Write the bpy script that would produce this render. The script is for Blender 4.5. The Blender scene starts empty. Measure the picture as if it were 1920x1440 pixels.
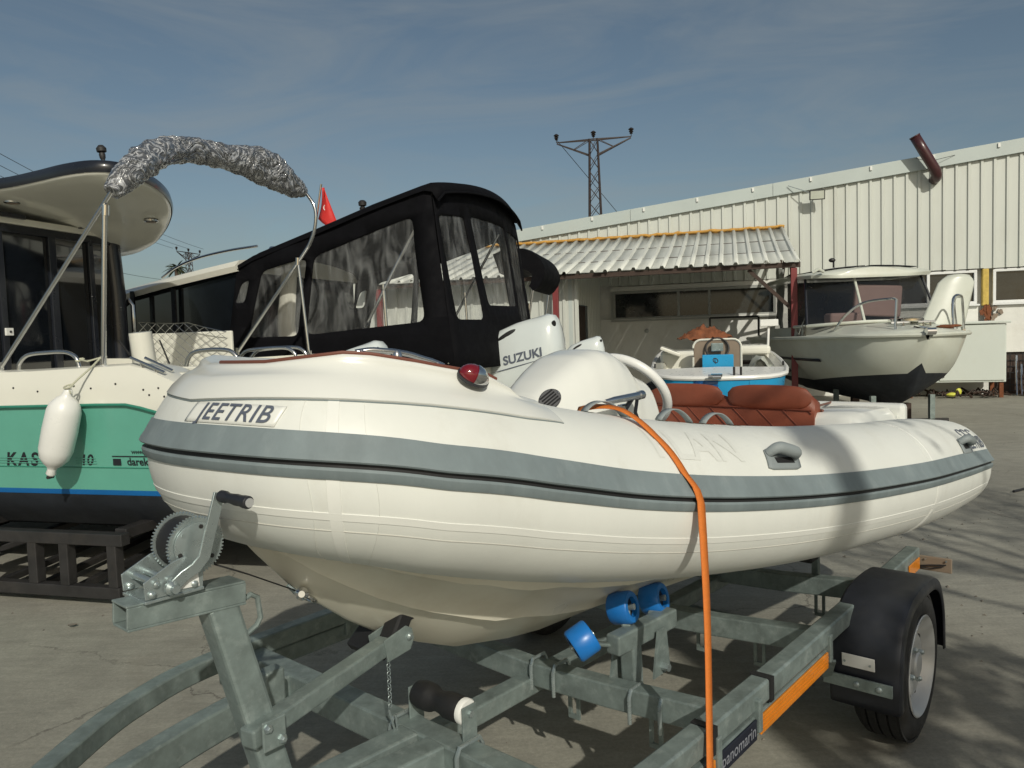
import bpy, bmesh, math, random
from math import sin, cos, pi, radians, sqrt, atan2, exp
from mathutils import Vector, Matrix, noise
random.seed(7)
scene = bpy.context.scene
COL = scene.collection

# ------------------------------------------------------------------ camera
cam_d = bpy.data.cameras.new('camera')
cam_d.sensor_width = 36.0
cam_d.lens = 36.0 * 1450.0 / 1920.0
cam_d.clip_end = 2000
cam = bpy.data.objects.new('camera', cam_d)
COL.objects.link(cam)
cam.matrix_world = (Matrix.Translation((0, 0, 1.5)) @ Matrix.Rotation(radians(90 - 3.6), 4, 'X')
                    @ Matrix.Rotation(radians(-1.9), 4, 'Z'))
scene.camera = cam
scene.render.resolution_x, scene.render.resolution_y = 1024, 768

# ------------------------------------------------------------------ light
SUN_H = Vector((-0.26, 1.0))                 # horizontal direction the light travels
SUN_EL = radians(33)
hd = SUN_H.normalized()
sun_to = Vector((-hd.x * cos(SUN_EL), -hd.y * cos(SUN_EL), sin(SUN_EL)))
world = bpy.data.worlds.new('World')
scene.world = world
world.use_nodes = True
wn, wl = world.node_tree.nodes, world.node_tree.links
wn.clear()
sky = wn.new('ShaderNodeTexSky')
sky.sky_type = 'NISHITA'
sky.sun_disc = False
sky.sun_elevation = SUN_EL
sky.sun_rotation = atan2(sun_to.x, sun_to.y)
sky.altitude = 50
sky.air_density = 0.85
sky.dust_density = 2.2
sky.ozone_density = 1.6
tc = wn.new('ShaderNodeTexCoord')
# thin cirrus: stretched noise on the sky direction
mp = wn.new('ShaderNodeMapping')
mp.inputs['Scale'].default_value = (1.3, 1.0, 5.5)
mp.inputs['Rotation'].default_value = (0.12, 0.28, 0.5)
wl.new(tc.outputs['Generated'], mp.inputs['Vector'])
nz = wn.new('ShaderNodeTexNoise')
nz.inputs['Scale'].default_value = 1.9
nz.inputs['Detail'].default_value = 7
nz.inputs['Roughness'].default_value = 0.58
nz.inputs['Distortion'].default_value = 1.5
wl.new(mp.outputs['Vector'], nz.inputs['Vector'])
cr_ = wn.new('ShaderNodeValToRGB')
cr_.color_ramp.elements[0].position = 0.43
cr_.color_ramp.elements[0].color = (.03, .03, .03, 1)
cr_.color_ramp.elements[1].position = 0.80
cr_.color_ramp.elements[1].color = (0.50, 0.50, 0.50, 1)
wl.new(nz.outputs['Fac'], cr_.inputs['Fac'])
tint = wn.new('ShaderNodeMix')
tint.data_type = 'RGBA'
tint.blend_type = 'MULTIPLY'
tint.inputs[0].default_value = 1.0
tint.inputs[7].default_value = (1.06, 1.03, 0.87, 1)
wl.new(sky.outputs['Color'], tint.inputs[6])
mx = wn.new('ShaderNodeMix')
mx.data_type = 'RGBA'
wl.new(cr_.outputs['Color'], mx.inputs[0])
wl.new(tint.outputs[2], mx.inputs[6])
mx.inputs[7].default_value = (3.7, 4.05, 4.1, 1)
bgn = wn.new('ShaderNodeBackground')
bgn.inputs['Strength'].default_value = 0.075
wl.new(mx.outputs[2], bgn.inputs['Color'])
outn = wn.new('ShaderNodeOutputWorld')
wl.new(bgn.outputs['Background'], outn.inputs['Surface'])

sun_d = bpy.data.lights.new('sun', 'SUN')
sun_d.energy = 3.0
sun_d.angle = radians(0.6)
sun_d.color = (1.0, 0.962, 0.845)
sun = bpy.data.objects.new('sun', sun_d)
COL.objects.link(sun)
sun.rotation_euler = sun_to.to_track_quat('Z', 'Y').to_euler()
sun.location = (6, -20, 14)
scene.view_settings.view_transform = 'Standard'
scene.view_settings.look = 'None'
scene.view_settings.exposure = -0.06
scene.view_settings.gamma = 1.0
scene.view_settings.use_curve_mapping = False

# ------------------------------------------------------------------ materials
def mat(name, col, rough=0.5, metal=0.0, var=0.12, vscale=6.0, bump=0.0, bscale=60.0, dirt=None, dirt_amt=0.5,
        dscale=3.0, coat=0.0, spec=0.5, rvar=0.12, stretch=None, sheen=0.0):
    """procedural principled material: two noise colour layers, roughness break-up and fine relief"""
    m = bpy.data.materials.new(name)
    m.use_nodes = True
    n, l = m.node_tree.nodes, m.node_tree.links
    b = n['Principled BSDF']
    b.inputs['Metallic'].default_value = metal
    b.inputs['Specular IOR Level'].default_value = spec
    if coat:
        b.inputs['Coat Weight'].default_value = coat
        b.inputs['Coat Roughness'].default_value = 0.08
    if sheen:
        b.inputs['Sheen Weight'].default_value = sheen
    t = n.new('ShaderNodeTexCoord')
    src = t.outputs['Object']
    if stretch:
        mpn = n.new('ShaderNodeMapping')
        mpn.inputs['Scale'].default_value = stretch
        l.new(src, mpn.inputs['Vector'])
        src = mpn.outputs['Vector']
    n1 = n.new('ShaderNodeTexNoise')
    n1.inputs['Scale'].default_value = vscale
    n1.inputs['Detail'].default_value = 6
    n1.inputs['Roughness'].default_value = 0.65
    l.new(src, n1.inputs['Vector'])
    r = n.new('ShaderNodeValToRGB')
    r.color_ramp.elements[0].position = 0.28
    r.color_ramp.elements[1].position = 0.74
    r.color_ramp.elements[0].color = tuple(max(0, c * (1 - var)) for c in col) + (1,)
    r.color_ramp.elements[1].color = tuple(min(1, c * (1 + var)) for c in col) + (1,)
    l.new(n1.outputs['Fac'], r.inputs['Fac'])
    out = r.outputs['Color']
    if dirt:
        n2 = n.new('ShaderNodeTexNoise')
        n2.inputs['Scale'].default_value = dscale
        n2.inputs['Detail'].default_value = 8
        n2.inputs['Roughness'].default_value = 0.7
        l.new(src, n2.inputs['Vector'])
        r2 = n.new('ShaderNodeValToRGB')
        r2.color_ramp.elements[0].position = 0.52
        r2.color_ramp.elements[1].position = 0.78
        r2.color_ramp.elements[0].color = (0, 0, 0, 1)
        r2.color_ramp.elements[1].color = (dirt_amt, dirt_amt, dirt_amt, 1)
        l.new(n2.outputs['Fac'], r2.inputs['Fac'])
        mm = n.new('ShaderNodeMix')
        mm.data_type = 'RGBA'
        l.new(r2.outputs['Color'], mm.inputs[0])
        l.new(out, mm.inputs[6])
        mm.inputs[7].default_value = tuple(dirt) + (1,)
        out = mm.outputs[2]
    l.new(out, b.inputs['Base Color'])
    n3 = n.new('ShaderNodeTexNoise')
    n3.inputs['Scale'].default_value = vscale * 2.3
    n3.inputs['Detail'].default_value = 4
    l.new(src, n3.inputs['Vector'])
    mr = n.new('ShaderNodeMapRange')
    mr.inputs['From Min'].default_value = 0.3
    mr.inputs['From Max'].default_value = 0.7
    mr.inputs['To Min'].default_value = max(0.02, rough - rvar * rough)
    mr.inputs['To Max'].default_value = min(1, rough + rvar * rough)
    l.new(n3.outputs['Fac'], mr.inputs['Value'])
    l.new(mr.outputs['Result'], b.inputs['Roughness'])
    if bump:
        n4 = n.new('ShaderNodeTexNoise')
        n4.inputs['Scale'].default_value = bscale
        n4.inputs['Detail'].default_value = 5
        l.new(src, n4.inputs['Vector'])
        bp = n.new('ShaderNodeBump')
        bp.inputs['Strength'].default_value = bump
        bp.inputs['Distance'].default_value = 0.01
        l.new(n4.outputs['Fac'], bp.inputs['Height'])
        l.new(bp.outputs['Normal'], b.inputs['Normal'])
    return m

def glass(name, col, rough=0.02, trans=0.85, bump=0.0, bscale=4.0, alpha=None):
    m = mat(name, col, rough, var=0.05, bump=bump, bscale=bscale)
    b = m.node_tree.nodes['Principled BSDF']
    b.inputs['Transmission Weight'].default_value = trans
    b.inputs['IOR'].default_value = 1.45
    if alpha is not None:
        b.inputs['Transmission Weight'].default_value = 0
        b.inputs['Alpha'].default_value = alpha
    return m

M = {}
M['tube'] = mat('tube_fabric', (.715, .725, .68), .45, var=.05, vscale=3, bump=.10, bscale=11, dirt=(.46, .43, .35), dirt_amt=.34, dscale=4.5, stretch=(1, 1, .55))
M['tube_tape'] = mat('tube_tape', (.75, .755, .71), .38, var=.04)
M['gel'] = mat('gelcoat_white', (.725, .73, .685), .22, var=.03, vscale=2, coat=.35, dirt=(.55, .5, .4), dirt_amt=.12)
M['gel_hull'] = mat('gelcoat_hull', (.72, .69, .58), .3, var=.05, vscale=2, coat=.2, dirt=(.42, .34, .22), dirt_amt=.35, dscale=2.4)
M['strake'] = mat('strake_rubber', (.185, .225, .235), .62, var=.16, vscale=9, dirt=(.33, .37, .37), dirt_amt=.35, dscale=14, stretch=(1, 1, .25))
M['black_rubber'] = mat('black_rubber', (.012, .012, .013), .6, var=.2, bump=.1)
M['grey_patch'] = mat('grey_patch', (.24, .27, .275), .6, var=.08, bump=.08, bscale=300)
M['decal_grey'] = mat('decal_grey', (.10, .115, .15), .45, var=.12, vscale=30)
M['decal_faint'] = mat('decal_faint', (.675, .683, .64), .45, var=.04)
M['brown'] = mat('leather_brown', (.225, .06, .03), .48, var=.1, vscale=14, bump=.12, bscale=420)
M['brown_trim'] = mat('brown_trim', (.16, .055, .035), .5, var=.1)
M['stitch'] = mat('stitch_thread', (.17, .04, .02), .7)
M['steel'] = mat('stainless', (.62, .62, .61), .16, metal=1, var=.05)
M['chrome'] = mat('chrome', (.72, .72, .72), .06, metal=1, var=.02)
M['galv'] = mat('galvanised', (.205, .25, .24), .44, metal=.35, var=.30, vscale=14, dirt=(.42, .47, .45), dirt_amt=.55, dscale=26, bump=.04, bscale=40, rvar=.3)
M['zinc'] = mat('zinc_plate', (.40, .46, .46), .3, metal=.7, var=.12, vscale=20, rvar=.3)
M['blackp'] = mat('black_plastic', (.014, .016, .022), .42, var=.25, vscale=10, dirt=(.05, .048, .045), dirt_amt=.5)
M['tyre'] = mat('tyre_rubber', (.016, .016, .016), .75, var=.3, vscale=20, dirt=(.06, .055, .045), dirt_amt=.5, dscale=9)
M['rim'] = mat('rim_silver', (.50, .51, .51), .32, metal=.25, var=.08, dirt=(.25, .22, .18), dirt_amt=.3)
M['orange_refl'] = mat('orange_reflector', (.62, .20, .012), .3, var=.12, vscale=40, coat=.4)
M['navy'] = mat('navy_panel', (.012, .014, .024), .4, var=.2)
M['navy_text'] = mat('grey_lettering', (.20, .21, .24), .5)
M['strap'] = mat('orange_webbing', (.62, .165, .02), .7, var=.1, vscale=60, bump=.3, bscale=500)
M['blue_roller'] = mat('blue_polyurethane', (.012, .16, .50), .35, var=.12, vscale=8, dirt=(.03, .07, .14), dirt_amt=.5)
M['white_p'] = mat('white_plastic', (.74, .74, .71), .3, var=.04)
M['red_lens'] = mat('red_lens', (.16, .006, .012), .08, var=.05, coat=1)
M['green_hull'] = mat('turquoise_gelcoat', (.12, .385, .30), .25, var=.06, vscale=2.5, coat=.4, dirt=(.09, .25, .18), dirt_amt=.3, dscale=2)
M['green_dark'] = mat('hull_pinstripe', (.03, .2, .14), .4)
M['blue_line'] = mat('blue_stripe', (.008, .14, .42), .4, var=.08)
M['antifoul'] = mat('antifouling', (.016, .02, .027), .7, var=.35, vscale=5, dirt=(.04, .045, .05), dirt_amt=.6)
M['tint'] = mat('tinted_glass', (.006, .008, .011), .05, var=.3, coat=.6, spec=.6)
M['dark_trim'] = mat('dark_trim', (.012, .014, .02), .3, var=.15, coat=.3)
M['cream'] = mat('cream_gelcoat', (.70, .69, .61), .2, var=.03, coat=.4, vscale=2)
M['canvas'] = mat('black_canvas', (.0035, .0035, .0048), .8, var=.3, vscale=5, bump=.25, bscale=18, spec=.12)
M['clear'] = glass('clear_vinyl', (.30, .31, .31), .06, bump=.35, bscale=5, alpha=.12)
M['film'] = mat('plastic_film', (.075, .078, .085), .16, var=.6, vscale=18, coat=1.0, bump=.9, bscale=34, dirt=(.42, .44, .47), dirt_amt=.75, dscale=17)  # the dirt colour here paints pale glints on the film
M['clad'] = mat('sheet_cladding', (.555, .575, .53), .5, var=.06, vscale=1.2, dirt=(.40, .39, .32), dirt_amt=.45, dscale=2, stretch=(1, 1, .2))
M['flash'] = mat('roof_flashing', (.45, .50, .48), .5, var=.06, vscale=1.5, dirt=(.4, .38, .32), dirt_amt=.3)
M['plaster'] = mat('white_plaster', (.70, .70, .66), .85, var=.06, vscale=3, bump=.3, bscale=30, dirt=(.48, .44, .36), dirt_amt=.4, dscale=2)
M['roof_sheet'] = mat('roof_sheet', (.60, .615, .57), .5, var=.06, vscale=2, dirt=(.36, .34, .28), dirt_amt=.4, dscale=3, stretch=(1, .35, 1))
M['foam'] = mat('sealant_foam', (.52, .28, .06), .85, var=.3, vscale=20, bump=.5, bscale=25)
M['red_paint'] = mat('red_oxide_paint', (.20, .035, .035), .5, var=.15, vscale=8)
M['wood_dark'] = mat('dark_timber', (.045, .026, .018), .7, var=.3)
M['winframe'] = mat('white_upvc', (.72, .73, .72), .35, var=.04)
M['winframe_g'] = mat('grey_frame', (.36, .37, .35), .45, var=.06)
M['pane'] = mat('window_pane', (.02, .024, .026), .06, var=.3, coat=.5)
M['pink'] = mat('pink_cushion', (.50, .34, .31), .7, var=.05, bump=.1)
M['white_boat'] = mat('weathered_gelcoat', (.55, .57, .50), .35, var=.06, vscale=2, coat=.15, dirt=(.42, .38, .26), dirt_amt=.4, dscale=2.5)
M['sky_blue'] = mat('bright_blue_gelcoat', (.015, .29, .56), .3, var=.08, coat=.3)
M['mid_blue'] = mat('deep_blue_gelcoat', (.012, .09, .27), .3, var=.08, coat=.3)
M['taupe'] = mat('taupe_vinyl', (.22, .17, .125), .5, var=.1)
M['rust'] = mat('rusty_brown', (.17, .055, .02), .85, var=.4, vscale=12, bump=.4)
M['yellow_foam'] = mat('yellow_old_foam', (.55, .40, .10), .85, var=.3, vscale=10, bump=.4)
M['cabinet'] = mat('cabinet_paint', (.56, .60, .555), .4, var=.03, vscale=1.5, dirt=(.4, .38, .3), dirt_amt=.2)
M['flag'] = mat('red_flag', (.62, .03, .025), .7, var=.08)
M['pylon'] = mat('pylon_steel', (.035, .024, .022), .6, var=.3)
M['insul'] = mat('insulator', (.02, .014, .012), .3)
M['motor'] = mat('motor_white', (.60, .645, .64), .2, var=.03, coat=.5, vscale=2)
M['stand'] = mat('black_steel', (.022, .021, .021), .55, var=.35, vscale=9, dirt=(.07, .06, .05), dirt_amt=.45)
M['rope'] = mat('pale_rope', (.5, .5, .38), .8, bump=.6, bscale=300)
M['bark'] = mat('bark', (.07, .05, .035), .9, var=.4, bump=.6, bscale=30)
M['leaf'] = mat('leaf', (.045, .075, .025), .6, var=.5, vscale=2)
M['palm'] = mat('palm_leaf', (.035, .045, .02), .7, var=.4)
M['wood_crate'] = mat('crate_wood', (.33, .17, .06), .8, var=.3, vscale=10)
M['stone'] = mat('grit', (.16, .145, .12), .9, var=.5, vscale=4)
M['wire'] = mat('cable', (.02, .02, .022), .6)
M['seam'] = mat('seam_glue', (.52, .51, .46), .5)
M['lampglass'] = mat('lamp_glass', (.52, .54, .46), .15, coat=.5)
M['yellow'] = mat('yellow_tape', (.6, .6, .08), .5)
M['maroon'] = mat('maroon_pipe', (.055, .016, .018), .35, var=.15, coat=.2)

def concrete():
    m = bpy.data.materials.new('yard_concrete')
    m.use_nodes = True
    n, l = m.node_tree.nodes, m.node_tree.links
    b = n['Principled BSDF']
    t = n.new('ShaderNodeTexCoord')
    def nse(scale, detail=6, rough=.6, dist=0.0):
        q = n.new('ShaderNodeTexNoise')
        q.inputs['Scale'].default_value = scale
        q.inputs['Detail'].default_value = detail
        q.inputs['Roughness'].default_value = rough
        q.inputs['Distortion'].default_value = dist
        l.new(t.outputs['Object'], q.inputs['Vector'])
        return q
    def ramp(src, p0, c0, p1, c1):
        r = n.new('ShaderNodeValToRGB')
        r.color_ramp.elements[0].position = p0
        r.color_ramp.elements[0].color = tuple(c0) + (1,)
        r.color_ramp.elements[1].position = p1
        r.color_ramp.elements[1].color = tuple(c1) + (1,)
        l.new(src, r.inputs['Fac'])
        return r.outputs['Color']
    def mixc(fac, a, c, mode='MIX'):
        q = n.new('ShaderNodeMix')
        q.data_type = 'RGBA'
        q.blend_type = mode
        if isinstance(fac, (int, float)): q.inputs[0].default_value = fac
        else: l.new(fac, q.inputs[0])
        l.new(a, q.inputs[6])
        if isinstance(c, tuple): q.inputs[7].default_value = c + (1,)
        else: l.new(c, q.inputs[7])
        return q.outputs[2]
    base = ramp(nse(.55, 9, .65, .4).outputs['Fac'], .3, (.242, .232, .194), .72, (.358, .346, .292))
    fine = ramp(nse(60, 4, .8).outputs['Fac'], .3, (.78, .78, .78), .75, (1.14, 1.14, 1.14))
    c = mixc(1.0, base, fine, 'MULTIPLY')
    mid = ramp(nse(5.5, 8, .75, .3).outputs['Fac'], .35, (.86, .86, .86), .7, (1.08, 1.08, 1.07))
    c = mixc(1.0, c, mid, 'MULTIPLY')
    st = ramp(nse(1.1, 7, .7, 1.2).outputs['Fac'], .56, (0, 0, 0), .74, (.5, .5, .5))
    c = mixc(st, c, (.18, .16, .125))
    rs = ramp(nse(.9, 9, .75, 2.).outputs['Fac'], .66, (0, 0, 0), .8, (.45, .45, .45))
    c = mixc(rs, c, (.22, .115, .06))
    sp = ramp(nse(130, 2, .6).outputs['Fac'], .71, (0, 0, 0), .78, (.6, .6, .6))
    c = mixc(sp, c, (.07, .06, .05))
    # hairline cracks, broken up by noise
    vo = n.new('ShaderNodeTexVoronoi')
    vo.feature = 'DISTANCE_TO_EDGE'
    vo.inputs['Scale'].default_value = .42
    wob = n.new('ShaderNodeMix'); wob.data_type = 'RGBA'; wob.blend_type = 'ADD'; wob.inputs[0].default_value = .35
    l.new(t.outputs['Object'], wob.inputs[6]); l.new(nse(2.2, 6, .7).outputs['Color'], wob.inputs[7])
    l.new(wob.outputs[2], vo.inputs['Vector'])
    ck = ramp(vo.outputs['Distance'], .0, (.75, .75, .75), .0035, (0, 0, 0))
    msk = ramp(nse(.8, 3, .6).outputs['Fac'], .47, (0, 0, 0), .56, (1, 1, 1))
    ckm = n.new('ShaderNodeMix'); ckm.data_type = 'RGBA'; ckm.blend_type = 'MULTIPLY'; ckm.inputs[0].default_value = 1
    l.new(ck, ckm.inputs[6]); l.new(msk, ckm.inputs[7])
    c = mixc(ckm.outputs[2], c, (.07, .06, .05))
    # brushed, streaky trowel marks
    mpx = n.new('ShaderNodeMapping'); mpx.inputs['Scale'].default_value = (1.2, 9, 1); mpx.inputs['Rotation'].default_value = (0, 0, .5)
    l.new(t.outputs['Object'], mpx.inputs['Vector'])
    sq = nse(2.2, 7, .7); l.new(mpx.outputs['Vector'], sq.inputs['Vector'])
    c = mixc(1.0, c, ramp(sq.outputs['Fac'], .3, (.85, .85, .85), .7, (1.1, 1.1, 1.1)), 'MULTIPLY')
    l.new(c, b.inputs['Base Color'])
    b.inputs['Roughness'].default_value = .82
    bp = n.new('ShaderNodeBump')
    bp.inputs['Strength'].default_value = .35
    bp.inputs['Distance'].default_value = .006
    ad = n.new('ShaderNodeMath')
    ad.operation = 'ADD'
    l.new(nse(90, 5, .7).outputs['Fac'], ad.inputs[0])
    l.new(nse(12, 5, .7).outputs['Fac'], ad.inputs[1])
    l.new(ad.outputs[0], bp.inputs['Height'])
    l.new(bp.outputs['Normal'], b.inputs['Normal'])
    return m
M['concrete'] = concrete()
def vinyl():
    m = bpy.data.materials.new('hazy_vinyl')
    m.use_nodes = True
    n, l = m.node_tree.nodes, m.node_tree.links
    b = n['Principled BSDF']
    t = n.new('ShaderNodeTexCoord'); mpn = n.new('ShaderNodeMapping')
    mpn.inputs['Scale'].default_value = (3.5, 3.5, 1.0); mpn.inputs['Rotation'].default_value = (.3, .25, 0)
    l.new(t.outputs['Object'], mpn.inputs['Vector'])
    q = n.new('ShaderNodeTexNoise'); q.inputs['Scale'].default_value = 2.4; q.inputs['Detail'].default_value = 5; q.inputs['Distortion'].default_value = 1.2
    l.new(mpn.outputs['Vector'], q.inputs['Vector'])
    mr = n.new('ShaderNodeMapRange'); mr.inputs['From Min'].default_value = .42; mr.inputs['From Max'].default_value = .75; mr.inputs['To Min'].default_value = .07; mr.inputs['To Max'].default_value = .42
    l.new(q.outputs['Fac'], mr.inputs['Value']); l.new(mr.outputs['Result'], b.inputs['Alpha'])
    b.inputs['Base Color'].default_value = (.36, .37, .37, 1); b.inputs['Roughness'].default_value = .12
    bp = n.new('ShaderNodeBump'); bp.inputs['Strength'].default_value = .4; bp.inputs['Distance'].default_value = .03
    l.new(q.outputs['Fac'], bp.inputs['Height']); l.new(bp.outputs['Normal'], b.inputs['Normal'])
    return m
M['clear'] = vinyl()
def film():
    m = bpy.data.materials.new('crinkled_film')
    m.use_nodes = True
    n, l = m.node_tree.nodes, m.node_tree.links
    b = n['Principled BSDF']
    t = n.new('ShaderNodeTexCoord')
    q = n.new('ShaderNodeTexNoise')
    q.inputs['Scale'].default_value = 4.2; q.inputs['Detail'].default_value = 3.2; q.inputs['Roughness'].default_value = .55; q.inputs['Distortion'].default_value = 2.6
    l.new(t.outputs['Object'], q.inputs['Vector'])
    rid = n.new('ShaderNodeMath'); rid.operation = 'PINGPONG'; rid.inputs[1].default_value = .05
    l.new(q.outputs['Fac'], rid.inputs[0])
    r = n.new('ShaderNodeValToRGB')
    r.color_ramp.elements[0].position = .0; r.color_ramp.elements[0].color = (.5, .51, .53, 1)  # pale ridge lines paint glints on the crinkles into the colour
    r.color_ramp.elements[1].position = .028; r.color_ramp.elements[1].color = (.095, .098, .105, 1)
    l.new(rid.outputs[0], r.inputs['Fac'])
    l.new(r.outputs['Color'], b.inputs['Base Color'])
    b.inputs['Roughness'].default_value = .22
    b.inputs['Coat Weight'].default_value = 1; b.inputs['Coat Roughness'].default_value = .06
    bp = n.new('ShaderNodeBump'); bp.inputs['Strength'].default_value = 1.0; bp.inputs['Distance'].default_value = .10
    l.new(q.outputs['Fac'], bp.inputs['Height']); l.new(bp.outputs['Normal'], b.inputs['Normal']); l.new(bp.outputs['Normal'], b.inputs['Coat Normal'])
    return m
M['film'] = film()

# ------------------------------------------------------------------ mesh helpers
def V(*a): return Vector(a)

class MB:
    """collects shapes in one bmesh and links them as ONE mesh object"""
    def __init__(s): s.bm = bmesh.new()
    def verts(s, pts): return [s.bm.verts.new(p) for p in pts]
    def face(s, vs):
        try: return s.bm.faces.new(vs)
        except ValueError: return None
    def grid(s, rows, close_u=False, close_v=False, flip=False):
        R = [s.verts(r) for r in rows]
        nu, nv = len(R), len(R[0])
        for i in range(nu if close_u else nu - 1):
            for j in range(nv if close_v else nv - 1):
                q = [R[i][j], R[i][(j + 1) % nv], R[(i + 1) % nu][(j + 1) % nv], R[(i + 1) % nu][j]]
                s.face(q[::-1] if flip else q)
        return R
    def box(s, c, size, rot=None):
        hx, hy, hz = size[0] / 2, size[1] / 2, size[2] / 2
        pts = [Vector((x, y, z)) for x in (-hx, hx) for y in (-hy, hy) for z in (-hz, hz)]
        if rot is not None: pts = [rot @ p for p in pts]
        v = s.verts([p + Vector(c) for p in pts])
        for f in ((0, 1, 3, 2), (4, 6, 7, 5), (0, 4, 5, 1), (2, 3, 7, 6), (0, 2, 6, 4), (1, 5, 7, 3)):
            s.face([v[i] for i in f])
        return s
    def bar(s, p0, p1, w, h, up=(0, 0, 1)):
        """rectangular bar from p0 to p1, w across, h along up"""
        p0, p1 = Vector(p0), Vector(p1)
        t = (p1 - p0).normalized()
        sd = t.cross(Vector(up))
        if sd.length < 1e-4: sd = t.cross(Vector((1, 0, 0)))
        sd.normalize()
        u = sd.cross(t)
        rows = [[p + sd * (a * w / 2) + u * (b * h / 2) for a, b in ((-1, -1), (1, -1), (1, 1), (-1, 1))] for p in (p0, p1)]
        R = s.grid(rows, close_v=True)
        s.face(R[0][::-1]); s.face(R[1])
        return s
    def sweep(s, pts, prof, up=(0, 0, 1), caps=True, closed_prof=True):
        """sweep a 2D profile (side, up) along a polyline"""
        P = [Vector(p) for p in pts]
        rows = []
        for i, p in enumerate(P):
            t = (P[min(i + 1, len(P) - 1)] - P[max(i - 1, 0)]).normalized()
            sd = t.cross(Vector(up))
            if sd.length < 1e-4: sd = t.cross(Vector((1, 0, 0)))
            sd.normalize()
            u = sd.cross(t)
            pr = prof(i / (len(P) - 1)) if callable(prof) else prof
            rows.append([p + sd * a + u * b for a, b in pr])
        R = s.grid(rows, close_v=closed_prof)
        if caps and closed_prof:
            s.face(R[0][::-1]); s.face(R[-1])
        return s
    def tube(s, pts, r, seg=10, caps=True):
        """round tube along a polyline with parallel-transport frames; r number or list"""
        P = [Vector(p) for p in pts]
        n = len(P)
        t0 = (P[1] - P[0]).normalized()
        a = Vector((0, 0, 1)) if abs(t0.z) < .9 else Vector((1, 0, 0))
        nrm = (a - t0 * a.dot(t0)).normalized()
        rows = []
        for i, p in enumerate(P):
            t = (P[min(i + 1, n - 1)] - P[max(i - 1, 0)]).normalized()
            nrm = (nrm - t * nrm.dot(t)).normalized()
            b = t.cross(nrm)
            rr = r[i] if isinstance(r, (list, tuple)) else r
            rows.append([p + (nrm * cos(k * 2 * pi / seg) + b * sin(k * 2 * pi / seg)) * rr for k in range(seg)])
        R = s.grid(rows, close_v=True)
        if caps:
            s.face(R[0][::-1]); s.face(R[-1])
        return s
    def lathe(s, prof, c=(0, 0, 0), axis=(0, 0, 1), seg=24, caps=True):
        """revolve (r, h) profile about axis through c"""
        ax = Vector(axis).normalized()
        e = ax.orthogonal().normalized()
        f = ax.cross(e)
        c = Vector(c)
        rows = [[c + ax * h + (e * cos(k * 2 * pi / seg) + f * sin(k * 2 * pi / seg)) * max(r, 1e-4) for k in range(seg)] for r, h in prof]
        R = s.grid(rows, close_v=True)
        if caps:
            s.face(R[0][::-1]); s.face(R[-1])
        return s
    def prism(s, poly, o, ex, ey, ez):
        """extrude polygon poly (a,b): o + a*ex + b*ey, by vector ez"""
        o, ex, ey, ez = Vector(o), Vector(ex), Vector(ey), Vector(ez)
        A = s.verts([o + ex * a + ey * b for a, b in poly])
        B = s.verts([o + ex * a + ey * b + ez for a, b in poly])
        n = len(poly)
        s.face(A[::-1]); s.face(B)
        for i in range(n): s.face([A[i], A[(i + 1) % n], B[(i + 1) % n], B[i]])
        return s
    def sphere(s, c, r, seg=16, rings=10, sc=(1, 1, 1)):
        c = Vector(c)
        rows = [[c + Vector((sc[0] * r * sin(pi * i / rings) * cos(2 * pi * k / seg), sc[1] * r * sin(pi * i / rings) * sin(2 * pi * k / seg),
                             sc[2] * r * cos(pi * i / rings))) for k in range(seg)] for i in range(rings + 1)]
        s.grid(rows, close_v=True)
        return s
    def build(s, name, m, parent=None, smooth=40, bevel=0, bseg=2, solid=0, fixn=True):
        bm = s.bm
        bmesh.ops.remove_doubles(bm, verts=bm.verts, dist=1e-5)
        if fixn: bmesh.ops.recalc_face_normals(bm, faces=bm.faces)
        me = bpy.data.meshes.new(name)
        bm.to_mesh(me)
        bm.free()
        me.materials.append(M[m] if isinstance(m, str) else m)
        if smooth:
            for p in me.polygons: p.use_smooth = True
            me.set_sharp_from_angle(angle=radians(smooth))
        o = bpy.data.objects.new(name, me)
        COL.objects.link(o)
        if parent: o.parent = parent
        if solid:
            md = o.modifiers.new('solid', 'SOLIDIFY'); md.thickness = solid; md.offset = 0
        if bevel:
            md = o.modifiers.new('bevel', 'BEVEL'); md.width = bevel; md.segments = bseg
            md.limit_method = 'ANGLE'; md.angle_limit = radians(40)
        return o

def link_mesh(name, me, parent=None):
    o = bpy.data.objects.new(name, me)
    COL.objects.link(o)
    if parent: o.parent = parent
    return o

def thing(name, label, cat, loc=(0, 0, 0), rz=0.0, group=None):
    o = bpy.data.objects.new(name, None)
    o.empty_display_size = .1
    COL.objects.link(o)
    o.location = loc
    o.rotation_euler = (0, 0, rz)
    return tag(o, label, cat, group)

def tag(o, label, cat, group=None):
    o['label'] = label
    o['category'] = cat
    if group: o['group'] = group
    return o

def spline(P, n=10):
    """Catmull-Rom through points of any dimension"""
    P = [list(p) for p in P]
    d = len(P[0])
    Q = [[2 * P[0][k] - P[1][k] for k in range(d)]] + P + [[2 * P[-1][k] - P[-2][k] for k in range(d)]]
    out = []
    for i in range(1, len(Q) - 2):
        a, b, c, e = Q[i - 1:i + 3]
        for j in range(n):
            t = j / n
            out.append([.5 * (2 * b[k] + (-a[k] + c[k]) * t + (2 * a[k] - 5 * b[k] + 4 * c[k] - e[k]) * t * t + (-a[k] + 3 * b[k] - 3 * c[k] + e[k]) * t ** 3) for k in range(d)])
    out.append(P[-1])
    return out

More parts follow.
